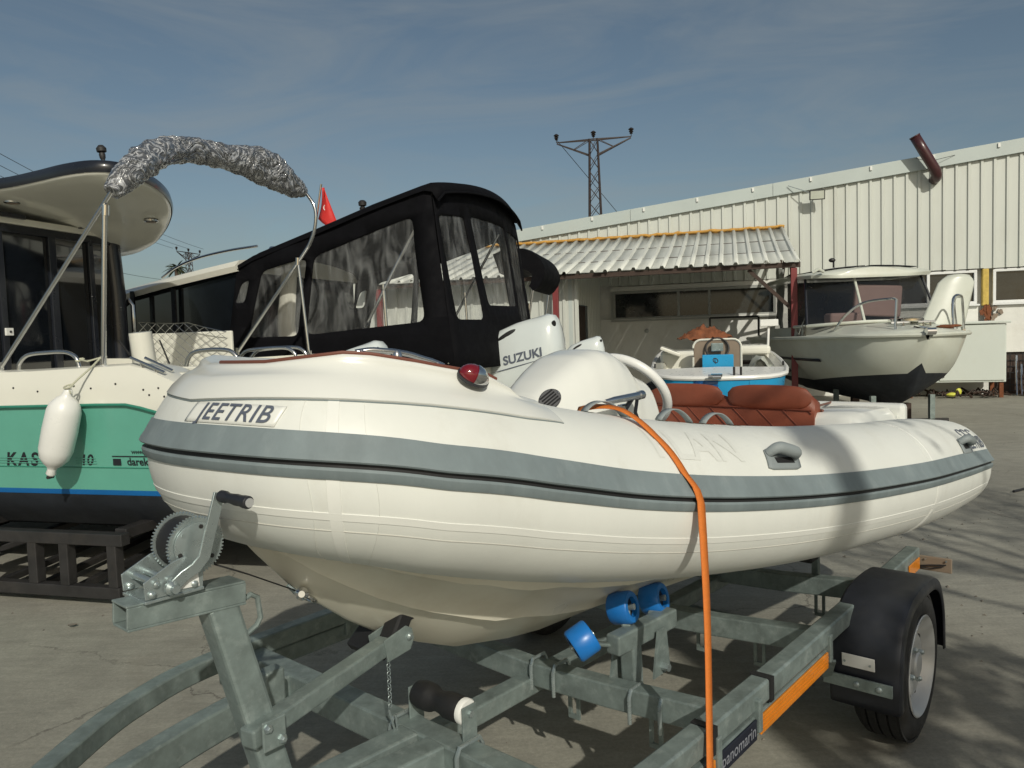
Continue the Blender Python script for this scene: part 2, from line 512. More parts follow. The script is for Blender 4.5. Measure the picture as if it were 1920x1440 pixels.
def lerp(x, xs, ys):
    if x <= xs[0]: return ys[0]
    for i in range(1, len(xs)):
        if x <= xs[i]:
            t = (x - xs[i - 1]) / (xs[i] - xs[i - 1])
            return ys[i - 1] + (ys[i] - ys[i - 1]) * t
    return ys[-1]

def text_bm(s, size, shear=0.0, bold=0.0, maxedge=0.0, space=1.0):
    """flat lettering in the XY plane, centred; returns list of verts and faces"""
    cu = bpy.data.curves.new('lettering', 'FONT')
    cu.body = s; cu.size = size; cu.shear = shear; cu.offset = bold; cu.space_character = space
    cu.align_x = 'CENTER'; cu.align_y = 'CENTER'
    ob = bpy.data.objects.new('lettering', cu)
    COL.objects.link(ob)
    bpy.context.view_layer.update()
    dg = bpy.context.evaluated_depsgraph_get()
    me = bpy.data.meshes.new_from_object(ob.evaluated_get(dg))
    bm = bmesh.new()
    bm.from_mesh(me)
    bpy.data.objects.remove(ob)
    bpy.data.meshes.remove(me)
    bmesh.ops.triangulate(bm, faces=bm.faces)
    if maxedge:
        for _ in range(3):
            ed = [e for e in bm.edges if e.calc_length() > maxedge]
            if not ed: break
            bmesh.ops.subdivide_edges(bm, edges=ed, cuts=1)
            bmesh.ops.triangulate(bm, faces=bm.faces)
    return bm

def lettering(name, s, size, fn, m, parent, **kw):
    """lettering laid on a surface: fn(x, y) -> point"""
    bm = text_bm(s, size, **kw)
    for v in bm.verts: v.co = fn(v.co.x, v.co.y)
    b = MB(); b.bm.free(); b.bm = bm
    return b.build(name, m, parent, smooth=0, fixn=False)

def flat(o, ex, ey):
    o, ex, ey = Vector(o), Vector(ex).normalized(), Vector(ey).normalized()
    return lambda x, y: o + ex * x + ey * y

def rrect(w, h, r, n=5):
    """rounded rectangle polygon centred at 0"""
    pts = []
    for cx, cy, a0 in ((w / 2 - r, h / 2 - r, 0), (-w / 2 + r, h / 2 - r, pi / 2), (-w / 2 + r, -h / 2 + r, pi), (w / 2 - r, -h / 2 + r, 1.5 * pi)):
        for k in range(n + 1):
            a = a0 + k * pi / 2 / n
            pts.append((cx + r * cos(a), cy + r * sin(a)))
    return pts

def arcpts(c, r, a0, a1, n, ex, ey):
    c, ex, ey = Vector(c), Vector(ex), Vector(ey)
    return [c + ex * (r * cos(a0 + (a1 - a0) * k / n)) + ey * (r * sin(a0 + (a1 - a0) * k / n)) for k in range(n + 1)]

# ================================================================== SETTING
b = MB()
b.grid([[V(x, y, 0) for x in (-250, -40, 40, 250)] for y in (-120, -20, 60, 400)], flip=True)
ground = b.build('ground', 'concrete', smooth=0)
ground['kind'] = 'structure'

# thin hose loop lying on the yard by the stern
b = MB(); b.tube(spline([(4.3, 6.6, .012), (4.9, 6.9, .012), (5.6, 6.8, .012), (5.9, 6.4, .012), (5.4, 6.15, .012), (4.8, 6.25, .012), (4.5, 6.6, .014), (4.9, 6.85, .03), (5.8, 7.2, .012), (7.0, 7.2, .012)], 8), .012, 6)
tag(b.build('hose', 'wire'), 'thin dark hose looped on the concrete beyond the inflatable stern', 'hose')

# grit and crumbs scattered on the concrete
b = MB()
for i in range(900):
    x, y = random.uniform(-4, 9), random.uniform(1.2, 14)
    if random.random() < .5: x, y = random.uniform(2.0, 5.5), random.uniform(2.0, 6.5)
    r = random.choice((.003, .004, .006, .008, .012)) * random.uniform(.7, 1.3)
    a = random.uniform(0, 6)
    v = b.verts([(x + r * cos(a + k * 2.1), y + r * sin(a + k * 2.1), .001) for k in range(3)] + [(x + r * .2, y, r * .8)])
    for f in ((0, 1, 3), (1, 2, 3), (2, 0, 3)): b.face([v[j] for j in f])
o = b.build('grit', 'stone', smooth=0); o['kind'] = 'stuff'
o['label'] = 'loose grit and crumbs scattered over the concrete yard'; o['category'] = 'grit'

# a few dead leaves and a pebble on the yard
for (x, y, s, a, lab) in ((1.02, 2.42, .05, .4, 'pale curled leaf on the concrete just in front of the mudguard'), (2.75, 2.9, .035, 1.2, 'small dry leaf lying on the concrete beyond the trailer wheel'),
                          (3.5, 3.6, .03, 2., 'small dry leaf lying on the concrete beyond the trailer wheel'), (-2.42, 4.1, .045, .3, 'dark curled leaf on the concrete before the black stand'), (2.9, 3.9, .03, .2, 'small dry leaf lying on the concrete beyond the trailer wheel')):
    b = MB()
    rows = []
    for i in range(7):
        t = i / 6
        wd = s * .4 * sin(pi * min(1, t * .95 + .03))
        rows.append([V(s * (t - .5), j * wd, .012 + .25 * s * (abs(j) * .6 + .5 * (t - .5) ** 2)) for j in (-1, -.5, 0, .5, 1)])
    b.grid(rows)
    o = b.build('dead_leaf', 'stone', smooth=60)
    o.location = (x, y, 0); o.rotation_euler = (0, 0, a)
    tag(o, lab, 'leaf', 'dry leaves on the concrete')

# ------------------------------------------------------------------ warehouse (gable end towards the camera)
WR = radians(-15.8)
house = thing('warehouse', 'long cream sheet-clad warehouse with sloping roofline and strip windows', 'building', (9.5, 15.5, 0), WR)
def roof_z(x): return 4.92 + .105 * x
XL, XR = -16.0, 5.0
b = MB()
b.prism([(XL, 0), (XR, 0), (XR, roof_z(XR) - .06), (XL, roof_z(XL) - .06)], (0, .14, 0), (1, 0, 0), (0, 0, 1), (0, 14, 0))
b.build('wall_core', 'plaster', house, smooth=0)
b = MB()
b.prism([(XL - .1, roof_z(XL - .1) - .05), (XR + .1, roof_z(XR + .1) - .05), (XR + .1, roof_z(XR + .1)), (XL - .1, roof_z(XL - .1))], (0, -.07, 0), (1, 0, 0), (0, 0, 1), (0, 14.3, 0))
b.build('roof', 'flash', house, smooth=0)
# white rendered base wall, in lengths between posts
for x0, x1, z0 in ((XL, -7.75, 0), (-7.75, -3.0, 0), (-3.0, -.12, 0), (.14, XR, .84)):
    b = MB(); b.box(((x0 + x1) / 2, .07, (1.78 + z0) / 2), (x1 - x0 - .004, .14, 1.78 - z0))
    b.build('plaster_wall', 'plaster', house, smooth=0, bevel=.006)
b = MB(); b.box((2.6, .1, .42), (4.9, .06, .84)); b.build('dark_recess', 'wood_dark', house, smooth=0)
# pitted, rusty post with old foam between two windows
b = MB(); b.box((.01, .05, 2.15), (.12, .1, .74)); b.build('post', 'yellow_foam', house, smooth=0, bevel=.02)
b = MB()
for i in range(14):
    cx_, cz_, rr_ = .02 + random.uniform(-.10, .16), 1.42 + random.uniform(0, .34), random.uniform(.03, .07)
    b.prism([(rr_ * random.uniform(.4, 1.2) * cos(a), 1.7 * rr_ * random.uniform(.4, 1.2) * sin(a)) for a in [2 * pi * k / 11 for k in range(11)]], (cx_, -.004 - .002 * i, cz_), (1, 0, 0), (0, 0, 1), (0, .02, 0))
b.build('rust_break', 'rust', house)
b = MB()
for i in range(7):
    cx_, cz_, rr_ = .16 + random.uniform(-.05, .12), 1.48 + random.uniform(0, .28), random.uniform(.03, .05)
    b.prism([(rr_ * random.uniform(.4, 1.2) * cos(a), 1.4 * rr_ * random.uniform(.4, 1.2) * sin(a)) for a in [2 * pi * k / 9 for k in range(9)]], (cx_, -.036 - .002 * i, cz_), (1, 0, 0), (0, 0, 1), (0, .04, 0))
b.build('broken_render', 'taupe', house)
# upright cladding sheets, each its own piece with a folded rib
PITCH = .225
x = XL
while x < XR - PITCH:
    b = MB()
    prof = [(0, .0), (.145, 0), (.158, -.032), (.200, -.032), (.213, 0), (PITCH - .001, 0)]
    jz = random.uniform(-.006, .006)
    rows = [[V(x + px_, py_, 2.52 + jz) for px_, py_ in prof],
            [V(x + px_, py_, roof_z(x + px_) - .2) for px_, py_ in prof]]
    b.grid(rows)
    b.build('cladding_panel', 'clad', house, smooth=0, solid=.003)
    x += PITCH
# roof edge flashing in lengths with little seams
x = XL
while x < XR:
    x1 = min(x + 3.0, XR)
    b = MB()
    b.prism([(x + .003, roof_z(x) - .26), (x1 - .003, roof_z(x1) - .26), (x1 - .003, roof_z(x1) + .012), (x + .003, roof_z(x) + .012)], (0, -.085, 0), (1, 0, 0), (0, 0, 1), (0, .045, 0))
    b.build('edge_flashing', 'flash', house, smooth=0, bevel=.004)
    x = x1
for i in range(9):   # clip ends along the flashing
    xx = -9 + i * 1.15
    b = MB(); b.box((xx, -.1, roof_z(xx) - .05), (.04, .03, .08)); b.build('flashing_clip', 'white_p', house, smooth=0)
def window(x0, x1, z0, z1, splits, fm):
    xs = [x0] + splits + [x1]
    fw = .055
    f = MB()
    f.box(((x0 + x1) / 2, .05, z0 + fw / 2), (x1 - x0, .08, fw)); f.box(((x0 + x1) / 2, .05, z1 - fw / 2), (x1 - x0, .08, fw))
    for i, xx in enumerate(xs):
        c = xx + fw / 2 if i == 0 else (xx - fw / 2 if i == len(xs) - 1 else xx)
        f.box((c, .047, (z0 + z1) / 2), (fw, .08, z1 - z0 - 2 * fw))
    w_ = f.build('window', fm, house, smooth=0, bevel=.006)
    for i in range(len(xs) - 1):
        b = MB()
        b.box(((xs[i] + xs[i + 1]) / 2, .075, (z0 + z1) / 2), (xs[i + 1] - xs[i] - fw * .9, .012, z1 - z0 - 2 * fw + .01))
        b.build('pane', 'pane', w_, smooth=0)
    s_ = MB(); s_.box(((x0 + x1) / 2, -.02, z0 - .02), (x1 - x0 + .06, .12, .035)); s_.build('sill', fm, w_, smooth=0, bevel=.005)
window(.14, 2.2, 1.82, 2.5, [1.2], 'winframe')
window(-3.2, -.14, 1.82, 2.5, [-1.9, -1.02], 'winframe')
window(-7.45, -3.96, 1.76, 2.40, [-6.0, -5.34], 'winframe_g')
b = MB(); b.box((-5.7, .045, 2.455), (3.6, .07, .1)); b.build('lintel', 'plaster', house, smooth=0)
# patches, small pipe stubs on the base wall
b = MB(); b.lathe([(.05, 0), (.05, .04), (.02, .05)], (-6.7, 0, 1.5), (0, -1, 0), 12); b.build('vent_stub', 'winframe_g', house)
# floodlight on a bracket
fl = thing('floodlight', 'small flat floodlight on an arm under the warehouse roof edge', 'light', (9.5, 15.5, 0), WR)
FX = -3.15
zf = roof_z(FX) - .42
rot = Matrix.Rotation(radians(10), 3, 'X')
b = MB(); b.box((FX, -.3, zf), (.30, .07, .2), rot); b.build('housing', 'stand', fl, smooth=0, bevel=.01)
b = MB(); b.box(Vector((FX, -.3, zf)) + rot @ V(0, -.037, 0), (.26, .008, .16), rot); b.build('lens', 'lampglass', fl, smooth=0)
b = MB(); b.tube([(FX, -.26, zf), (FX, -.09, zf + .02)], .012, 8); b.tube([(FX - .12, -.28, zf + .05), (FX - .55, -.12, zf + .26)], .008, 6); b.build('bracket', 'steel', fl)
# maroon flue elbow on the wall
pe = thing('flue_pipe', 'dark maroon elbow flue pipe leaning above the warehouse roof edge', 'pipe', (9.5, 15.5, 0), WR)
EX = -.92
ez = roof_z(EX) - .47
b = MB()
path = [V(EX, .0, ez - .02), V(EX, -.16, ez), V(EX - .01, -.24, ez + .04), V(EX - .05, -.29, ez + .14), V(EX - .27, -.33, ez + .52), V(EX - .43, -.36, ez + .80)]
b.tube(path, .095, 18, caps=False)
b.build('duct', 'maroon', pe, solid=.006)
b = MB(); b.tube([V(EX - .425, -.36, ez + .79), V(EX - .435, -.362, ez + .81)], .105, 18); b.build('rim', 'maroon', pe)
for dx in (-.35, .35):
    b = MB(); b.tube([V(EX - .15, -.3, ez + .3), V(EX + dx, -.09, ez + .42)], .005, 6); b.build('stay_wire', 'wire', pe)

# ------------------------------------------------------------------ lean-to with corrugated roof
lean = thing('lean_to', 'corrugated sheet lean-to roof on red posts against the warehouse', 'shelter', (9.5, 15.5, 0), WR)
TX, TL = -3.78, -11.6
TZ, EZ, EY = 3.57, 2.56, -3.9
SP = .244
x = TX
sl = Vector((0, EY + .03, EZ - TZ))
while x > TL:
    b = MB()
    prof = [(0, 0), (.150, 0), (.172, .042), (.212, .042), (.234, 0), (SP - .002, 0)]
    dz = random.uniform(-.006, .006); ln = random.uniform(.99, 1.012)
    rows = []
    for t in (0, .33, .66, 1):
        o = Vector((x - SP, -.03, TZ)) + sl * (t * ln)
        sag = -.025 * sin(pi * t)
        rows.append([o + V(px_, 0, pz_ + dz * t + sag) for px_, pz_ in prof])
    b.grid(rows)
    b.build('roof_sheet', 'roof_sheet', lean, smooth=25, solid=.003)
    x -= SP
b = MB(); pts = []
for i in range(90):
    t = i / 89
    xx = TX + (TL - TX) * t
    pts.append(V(xx, -.06 - .02 * noise.noise(V(i * .7, 0, 0)), TZ + .03 + .03 * noise.noise(V(i * .55, 5, 0))))
b.tube(pts, [.035 + .025 * noise.noise(V(i * .9, 9, 1)) for i in range(90)], 7)
b.build('foam_seam', 'foam', lean)
PX = (-3.88, -7.93, -11.4)
for xx in PX:
    b = MB(); b.box((xx, EY + .12, (EZ - .1) / 2), (.10, .10, EZ - .1)); b.build('post', 'red_paint', lean, smooth=0, bevel=.006)
    b = MB(); b.bar((xx, EY + .12, EZ - .09), (xx, -.04, TZ - .09), .06, .08); b.build('rafter', 'wood_dark', lean, smooth=0)
b = MB(); b.box(((TX + TL) / 2, EY + .1, EZ - .05), (TX - TL, .08, .08)); b.build('eave_beam', 'wood_dark', lean, smooth=0)
for t in (.3, .62, .93):
    p = Vector((0, -.03, TZ)) + sl * (1 - t)
    b = MB(); b.box(((TX + TL) / 2, p.y, p.z - .045), (TX - TL, .05, .06)); b.build('purlin', 'wood_dark', lean, smooth=0)
for (a, c) in (((-3.88, EY + .12, 1.9), (-3.88, EY + .85, 2.68)), ((-3.88, EY + .14, 1.75), (-4.6, EY + .14, 2.47)), ((-3.9, -2.2, 2.9), (-3.95, -.1, 1.55)), ((-3.9, -1.1, 2.55), (-3.9, -.1, 3.3)), ((-3.88, EY + .12, 2.35), (-3.9, -.3, 2.42))):
    b = MB(); b.bar(a, c, .05, .06); b.build('brace', 'wood_dark', lean, smooth=0)
# grey sheet hanging beside the post
b = MB(); rows = []
for i in range(13):
    t = i / 12
    rows.append([V(-3.95 - .05 * t + .05 * sin(i * 2.2 + j * .7) * (1 - j / 14), -2.0 + t * .7, 2.55 - j * .16 * (1 - .25 * t) + .3 * t) for j in range(10)])
b.grid(rows); b.build('hanging_tarp', 'winframe_g', lean)

# small clad room that stands under the left end of the lean-to
room = thing('lean_to_room', 'cream ribbed metal room with dark doorway under the corrugated roof', 'shed', (9.5, 15.5, 0), WR)
RX, RY = -7.72, -3.35
def rz_(y): return TZ - .12 + (EZ - TZ) * (y / EY) - .03
x = -13.0
while x < RX - .01:
    b = MB()
    prof = [(0, .0), (.145, 0), (.158, -.03), (.200, -.03), (.213, 0), (.224, 0)]
    b.grid([[V(x + a, RY + c, 0) for a, c in prof], [V(x + a, RY + c, rz_(RY)) for a, c in prof]])
    b.build('cladding_panel', 'clad', room, smooth=0, solid=.003)
    x += .2251
y = RY
while y < -.3:
    y1 = y + .2
    door = -2.75 < y < -1.85
    b = MB()
    prof = [(0, 0), (.02, -.0), (.035, .025), (.075, .025), (.09, 0), (.199, 0)]
    z0 = 2.05 if door else 0
    b.grid([[V(RX + c, y + a, z0) for a, c in prof], [V(RX + c, y + a, rz_(y)) for a, c in prof]])
    b.build('cladding_panel', 'clad', room, smooth=0, solid=.003)
    y = y1
b = MB(); b.box((RX - .06, -2.3, 1.02), (.05, 1.0, 2.04)); b.build('door', 'wood_dark', room, smooth=0, bevel=.01)
b = MB(); b.tube([(RX - .03, -1.95, 1.0), (RX + .0, -1.95, 1.0), (RX + .0, -2.05, 1.0)], .012, 8); b.build('door_handle', 'steel', room)
b = MB(); b.box((RX - .03, RY + .02, 1.3), (.07, .05, 2.55)); b.build('corner_trim', 'flash', room, smooth=0)

# things under and beside the shelter
fr = thing('picture_frame_rack', 'thin dark metal frame standing on a dark bench below the strip window', 'rack', (4.1, 15.9, 0), WR)
for p, q in (((0, 0, .55), (0, 0, 1.72)), ((0, 0, 1.72), (.95, 0, 1.72)), ((.95, 0, 1.72), (.95, 0, .55))):
    b = MB(); b.bar(p, q, .04, .04); b.build('frame_bar', 'stand', fr, smooth=0)
b = MB(); b.box((.4, 0, .8), (1.5, .7, .06)); b.build('bench_top', 'wood_dark', fr, smooth=0, bevel=.01)
for xx in (-.3, 1.1):
    for yy in (-.3, .3):
        b = MB(); b.box((xx, yy, .385), (.06, .06, .77)); b.build('leg', 'wood_dark', fr, smooth=0)

cabn = thing('cabinet', 'pale green steel cabinet on legs against the white wall', 'cabinet', (9.5, 15.5, 0), WR)
b = MB(); b.box((-.72, -.42, .86), (1.74, .7, 1.12)); b.build('body', 'cabinet', cabn, smooth=0, bevel=.015)
b = MB(); b.box((-.72, -.43, 1.45), (1.86, .8, .05)); b.build('top', 'cabinet', cabn, smooth=0, bevel=.01)
b = MB(); b.box((-.44, -.785, .87), (1.12, .02, 1.06)); d = b.build('door', 'cabinet', cabn, smooth=0, bevel=.006)
b = MB(); b.lathe([(.02, 0), (.02, .03)], (-.94, -.79, .42), (0, -1, 0), 10); b.build('lock', 'stand', d)
b = MB(); b.box((-1.32, -.785, .87), (.56, .02, 1.06)); b.build('door', 'cabinet', cabn, smooth=0, bevel=.006)
for xx in (-1.5, .08):
    for yy in (-.7, -.15):
        b = MB(); b.box((xx, yy, .15), (.07, .07, .3)); b.build('leg', 'rust', cabn, smooth=0)
b = MB()
for i in range(46):
    x, y = random.uniform(-1.7, .1), random.uniform(-1.0, -.2)
    a = random.uniform(0, pi); l_ = random.uniform(.1, .4)
    b.tube([(x, y, .02 + random.random() * .05), (x + l_ * .5 * cos(a), y + .1, .05 + random.random() * .12), (x + l_ * cos(a), y + l_ * .4 * sin(a), .02 + random.random() * .08)], random.uniform(.008, .025), 5)
o = b.build('scrap_heap', 'wood_dark')
o.location = (9.5, 15.5, 0); o.rotation_euler = (0, 0, WR); o['kind'] = 'stuff'
o['label'] = 'tangle of sticks and scrap lying under the pale cabinet'; o['category'] = 'scrap'
b = MB(); b.sphere((0, 0, .05), .09, 8, 6, (1.5, .8, .5)); b.sphere((.12, .02, .1), .06, 8, 6, (1, .5, 1.2))
o = b.build('plastic_rag', 'yellow'); o.location = (8.55, 14.95, .02)
tag(o, 'crumpled bright yellow rag among the scrap under the cabinet', 'rag')
cage = thing('mesh_cage', 'dark wire mesh cage standing in the recess beside the cabinet', 'cage', (9.5, 15.5, 0), WR)
for i in range(12):
    b = MB(); b.tube([(.3 + i * .11, -.12, .05), (.3 + i * .11, -.12, .82)], .008, 5); b.build('wire', 'wire', cage)
for j in range(7):
    b = MB(); b.tube([(.28, -.125, .08 + j * .12), (1.55, -.125, .08 + j * .12)], .008, 5); b.build('wire', 'wire', cage)
for k, (x, y, l_) in enumerate(((.42, -.5, .78), (.52, -.45, .6), (.6, -.4, .68))):
    b = MB(); b.tube([(x, y, .02), (x + .06, y + .26, l_)], .022, 8)
    o = b.build('metal_pole', 'steel'); o.location = (9.5, 15.5, 0); o.rotation_euler = (0, 0, WR)
    tag(o, ('longest', 'shortest', 'middle-length')[k] + ' bright metal pole leaning on the dark mesh cage', 'pole', 'metal poles by the cage')
cr8 = thing('wooden_crate', 'orange brown slatted wooden crate beside the mesh cage', 'crate', (9.5, 15.5, 0), WR)
for j in range(4):
    b = MB(); b.box((1.15, -.9, .12 + j * .19), (.8, .03, .15)); b.build('slat', 'wood_crate', cr8, smooth=0)
    b = MB(); b.box((.76, -.62, .12 + j * .19), (.03, .5, .15)); b.build('slat', 'wood_crate', cr8, smooth=0)
for xx, yy in ((.79, -.86), (1.5, -.86), (.79, -.4), (1.5, -.4)):
    b = MB(); b.box((xx, yy, .4), (.05, .05, .8)); b.build('corner_post', 'wood_crate', cr8, smooth=0)

# ------------------------------------------------------------------ lattice pylons, wires, far palm
def pylon(loc, rz, label):
    t = thing('lattice_pylon', label, 'pylon', loc, rz, 'lattice power pylons')
    def hw(z): return .47 - .27 * z / 11.3
    for sx in (-1, 1):
        for sy in (-1, 1):
            b = MB(); b.bar((sx * hw(0), sy * hw(0), 0), (sx * hw(11.3), sy * hw(11.3), 11.3), .055, .055); b.build('leg', 'pylon', t, smooth=0)
    z = .2
    b = MB()
    while z < 11:
        z1 = z + .8
        h0, h1 = hw(z), hw(min(z1, 11.3))
        for s in (-1, 1):
            b.bar((-h0, s * h0, z), (h1, s * h1, z1 - .1), .03, .03); b.bar((h0, s * h0, z), (-h1, s * h1, z1 - .1), .03, .03)
            b.bar((s * h0, -h0, z), (s * h1, h1, z1 - .1), .03, .03); b.bar((s * h0, h0, z), (s * h1, -h1, z1 - .1), .03, .03)
        z = z1
    b.build('lattice_bracing', 'pylon', t, smooth=0)
    for s in (-1, 1):
        b = MB()
        for sy in (-.16, .16):
            b.bar((0, sy, 11.28), (s * 1.88, 0, 11.28), .05, .05); b.bar((s * .2, sy, 10.5), (s * 1.88, 0, 11.22), .05, .06)
            b.bar((s * .25, sy, 11.26), (s * 1.0, sy * .5, 10.86), .03, .03)
        b.build('cross_arm', 'pylon', t, smooth=0)
    for xx in (-1.9, 0, 1.9):
        b = MB()
        b.lathe([(.02, 0), (.02, .12), (.07, .14), (.09, .17), (.05, .2), (.1, .22), (.12, .26), (.06, .3), (.13, .33), (.14, .37), (.08, .42), (.02, .45)], (xx, 0, 11.28), (0, 0, 1), 10)
        b.build('insulator', 'insul', t)
    return t
pylon((4.55, 40, 0), radians(-12), 'lattice power pylon rising behind the cream warehouse roof')
pylon((-33.5, 82, 0), radians(76), 'distant lattice pylon beyond the white cabin roof')
def wire(p, q, sag, label):
    b = MB(); P, Q = Vector(p), Vector(q)
    b.tube([P.lerp(Q, i / 24) - V(0, 0, sag * 4 * (i / 24) * (1 - i / 24)) for i in range(25)], .016, 5)
    tag(b.build('power_line', 'wire'), label, 'cable', 'overhead wires')
for k, dx in enumerate((-1.6, 0, 1.6)):
    wire((-33.5 + dx * .8, 82 + dx * .5, 11.7), (-25 + dx, 30, 12.3 - .35 * k), .6, 'thin overhead wire running to the distant pylon behind the cabin roof')
wire((-33.5, 82, 8.2), (-25, 34, 7.2), .5, 'lowest thin wire slanting to the foot of the distant pylon')
wire((2.7, 40, 11.3), (9.5, 46, 4.8), .0, 'thin stay wire running down from the near pylon arm to the roof')

pt = thing('palm_tree', 'distant shaggy palm beside the far pylon beyond the white cabin roof', 'tree', (-24.2, 57, 0), 0)
b = MB(); b.tube([(0, 0, 0), (.1, 0, 4), (0, .1, 7.25)], [.35, .28, .22], 9); b.build('trunk', 'bark', pt)
b = MB()
for i in range(46):
    a = random.uniform(0, 2 * pi); el = random.uniform(-.5, 1.2)
    l_ = random.uniform(.6, 1.15)
    rows = []
    for j in range(7):
        t = j / 6
        p = V(cos(a) * cos(el) * l_ * t, sin(a) * cos(el) * l_ * t, 7.25 + sin(el) * l_ * t - .5 * t * t)
        wd = .10 * sin(pi * (t * .85 + .12)); sd = V(-sin(a), cos(a), 0)
        rows.append([p - sd * wd - V(0, 0, wd * .5), p, p + sd * wd - V(0, 0, wd * .5)])
    b.grid(rows)
b.build('crown', 'palm', pt)

# ================================================================== INFLATABLE BOAT (local x aft, y away from camera)
RO, RA = (0.73, 3.28, 0), radians(49)
rib = thing('inflatable_boat', 'white rigid inflatable boat with grey rubbing band on a galvanised trailer', 'boat', RO, RA)
CTRL = [(1.15, -.732, .819, .21), (.7, -.704, .851, .229), (.2, -.666, .884, .229), (-.4, -.579, .934, .229), (-.9, -.48, .996, .229),
        (-1.3, -.388, 1.066, .229), (-1.58, -.333, 1.133, .229), (-1.8, -.28, 1.193, .222), (-1.94, -.189, 1.241, .216), (-1.99, 0, 1.252, .213)]
FULL = CTRL + [(x, -y, z, r) for x, y, z, r in CTRL[:-1]][::-1]
PC = spline(FULL, 8)
NP = len(PC) - 1           # 144, bow tip at 72
def pframe(s):
    s = min(max(s, 0), NP)
    k = min(int(s), NP - 1); f = s - k
    c = [PC[k][j] * (1 - f) + PC[k + 1][j] * f for j in range(4)]
    a_, b_ = max(s - 1, 0), min(s + 1, NP)
    def at(q):
        kk = min(int(q), NP - 1); ff = q - kk
        return Vector([PC[kk][j] * (1 - ff) + PC[kk + 1][j] * ff for j in range(3)])
    t = (at(b_) - at(a_)).normalized()
    S = Vector((0, 0, 1)).cross(t).normalized()
    return Vector(c[:3]), c[3], S, t
def tp(s, a, off=0.0):
    c, r, S, t = pframe(s)
    return c + (S * cos(a) + Vector((0, 0, 1)) * sin(a)) * (r + off)
SEG = 48
b = MB()
rows = []
capz = ((.112, .02), (.110, .3), (.102, .58), (.086, .80), (.06, .93), (.03, .985))
def capring(end, d, sc):
    c, r, S, t = pframe(0 if end == 0 else NP)
    d_ = (-t if end == 0 else t) * d
    return [c + d_ + (S * cos(a) + Vector((0, 0, 1)) * sin(a)) * r * sc for a in [2 * pi * k / SEG for k in range(SEG)]]
for d, sc in capz: rows.append(capring(0, d, sc))
for i in range(NP + 1): rows.append([tp(i, 2 * pi * k / SEG) for k in range(SEG)])
for d, sc in capz[::-1]: rows.append(capring(1, d, sc))
R = b.grid(rows, close_v=True)
b.face(R[0]); b.face(R[-1])
tube = b.build('tube', 'tube', rib, smooth=80)
# rubbing strake: upper wedge, dark groove, lower band
def band(name, m, prof, i0=0, i1=NP, parent=rib, sm=30):
    b = MB()
    b.grid([[tp(i0 + (i1 - i0) * k / (NP * 1), a, o) for a, o in prof] for k in range(NP + 1)])
    return b.build(name, m, parent, smooth=sm)
st = band('rub_strake', 'strake', [(.425, -.004), (.42, .004), (.34, .007), (.26, .011), (.20, .017), (.168, .019), (.155, .016), (.150, .004), (.150, -.004)])
band('groove', 'black_rubber', [(.158, -.003), (.150, .005), (.108, .005), (.10, -.003)], parent=st)
band('lower_band', 'strake', [(.112, -.004), (.110, .010), (.085, .012), (.04, .009), (.002, .004), (-.002, -.004)], parent=st)
# glued seams: two lengthways tapes and some cross joints
b = MB(); b.grid([[tp(i, a, o) for a, o in ((-.318, -.001), (-.32, .0013), (-.395, .0013), (-.397, -.001))] for i in range(NP + 1)])
b.build('seam_tape', 'tube_tape', tube, smooth=30)
b = MB(); b.tube([tp(i, -.52, .0002) for i in range(NP + 1)], .0011, 5); b.build('seam_line', 'seam', tube)
for i0 in (14.6, 60.6, 63.6):
    b = MB(); b.tube([tp(i0 + .25 * sin(k * .23), -1.5 + 3.0 * k / 50, .0001) for k in range(51)], .0008, 5); b.build('seam_line', 'decal_faint', tube)
for i0 in (14, 62.4, 81.6, 130):
    b = MB()
    n_ = 40
    b.grid([[tp(i0 + d, -2.2 + 4.6 * k / n_, o) for d, o in ((-.30, -.001), (-.28, .0012), (.28, .0012), (.30, -.001))] for k in range(n_ + 1)])
    b.build('seam_tape', 'tube_tape', tube, smooth=30)
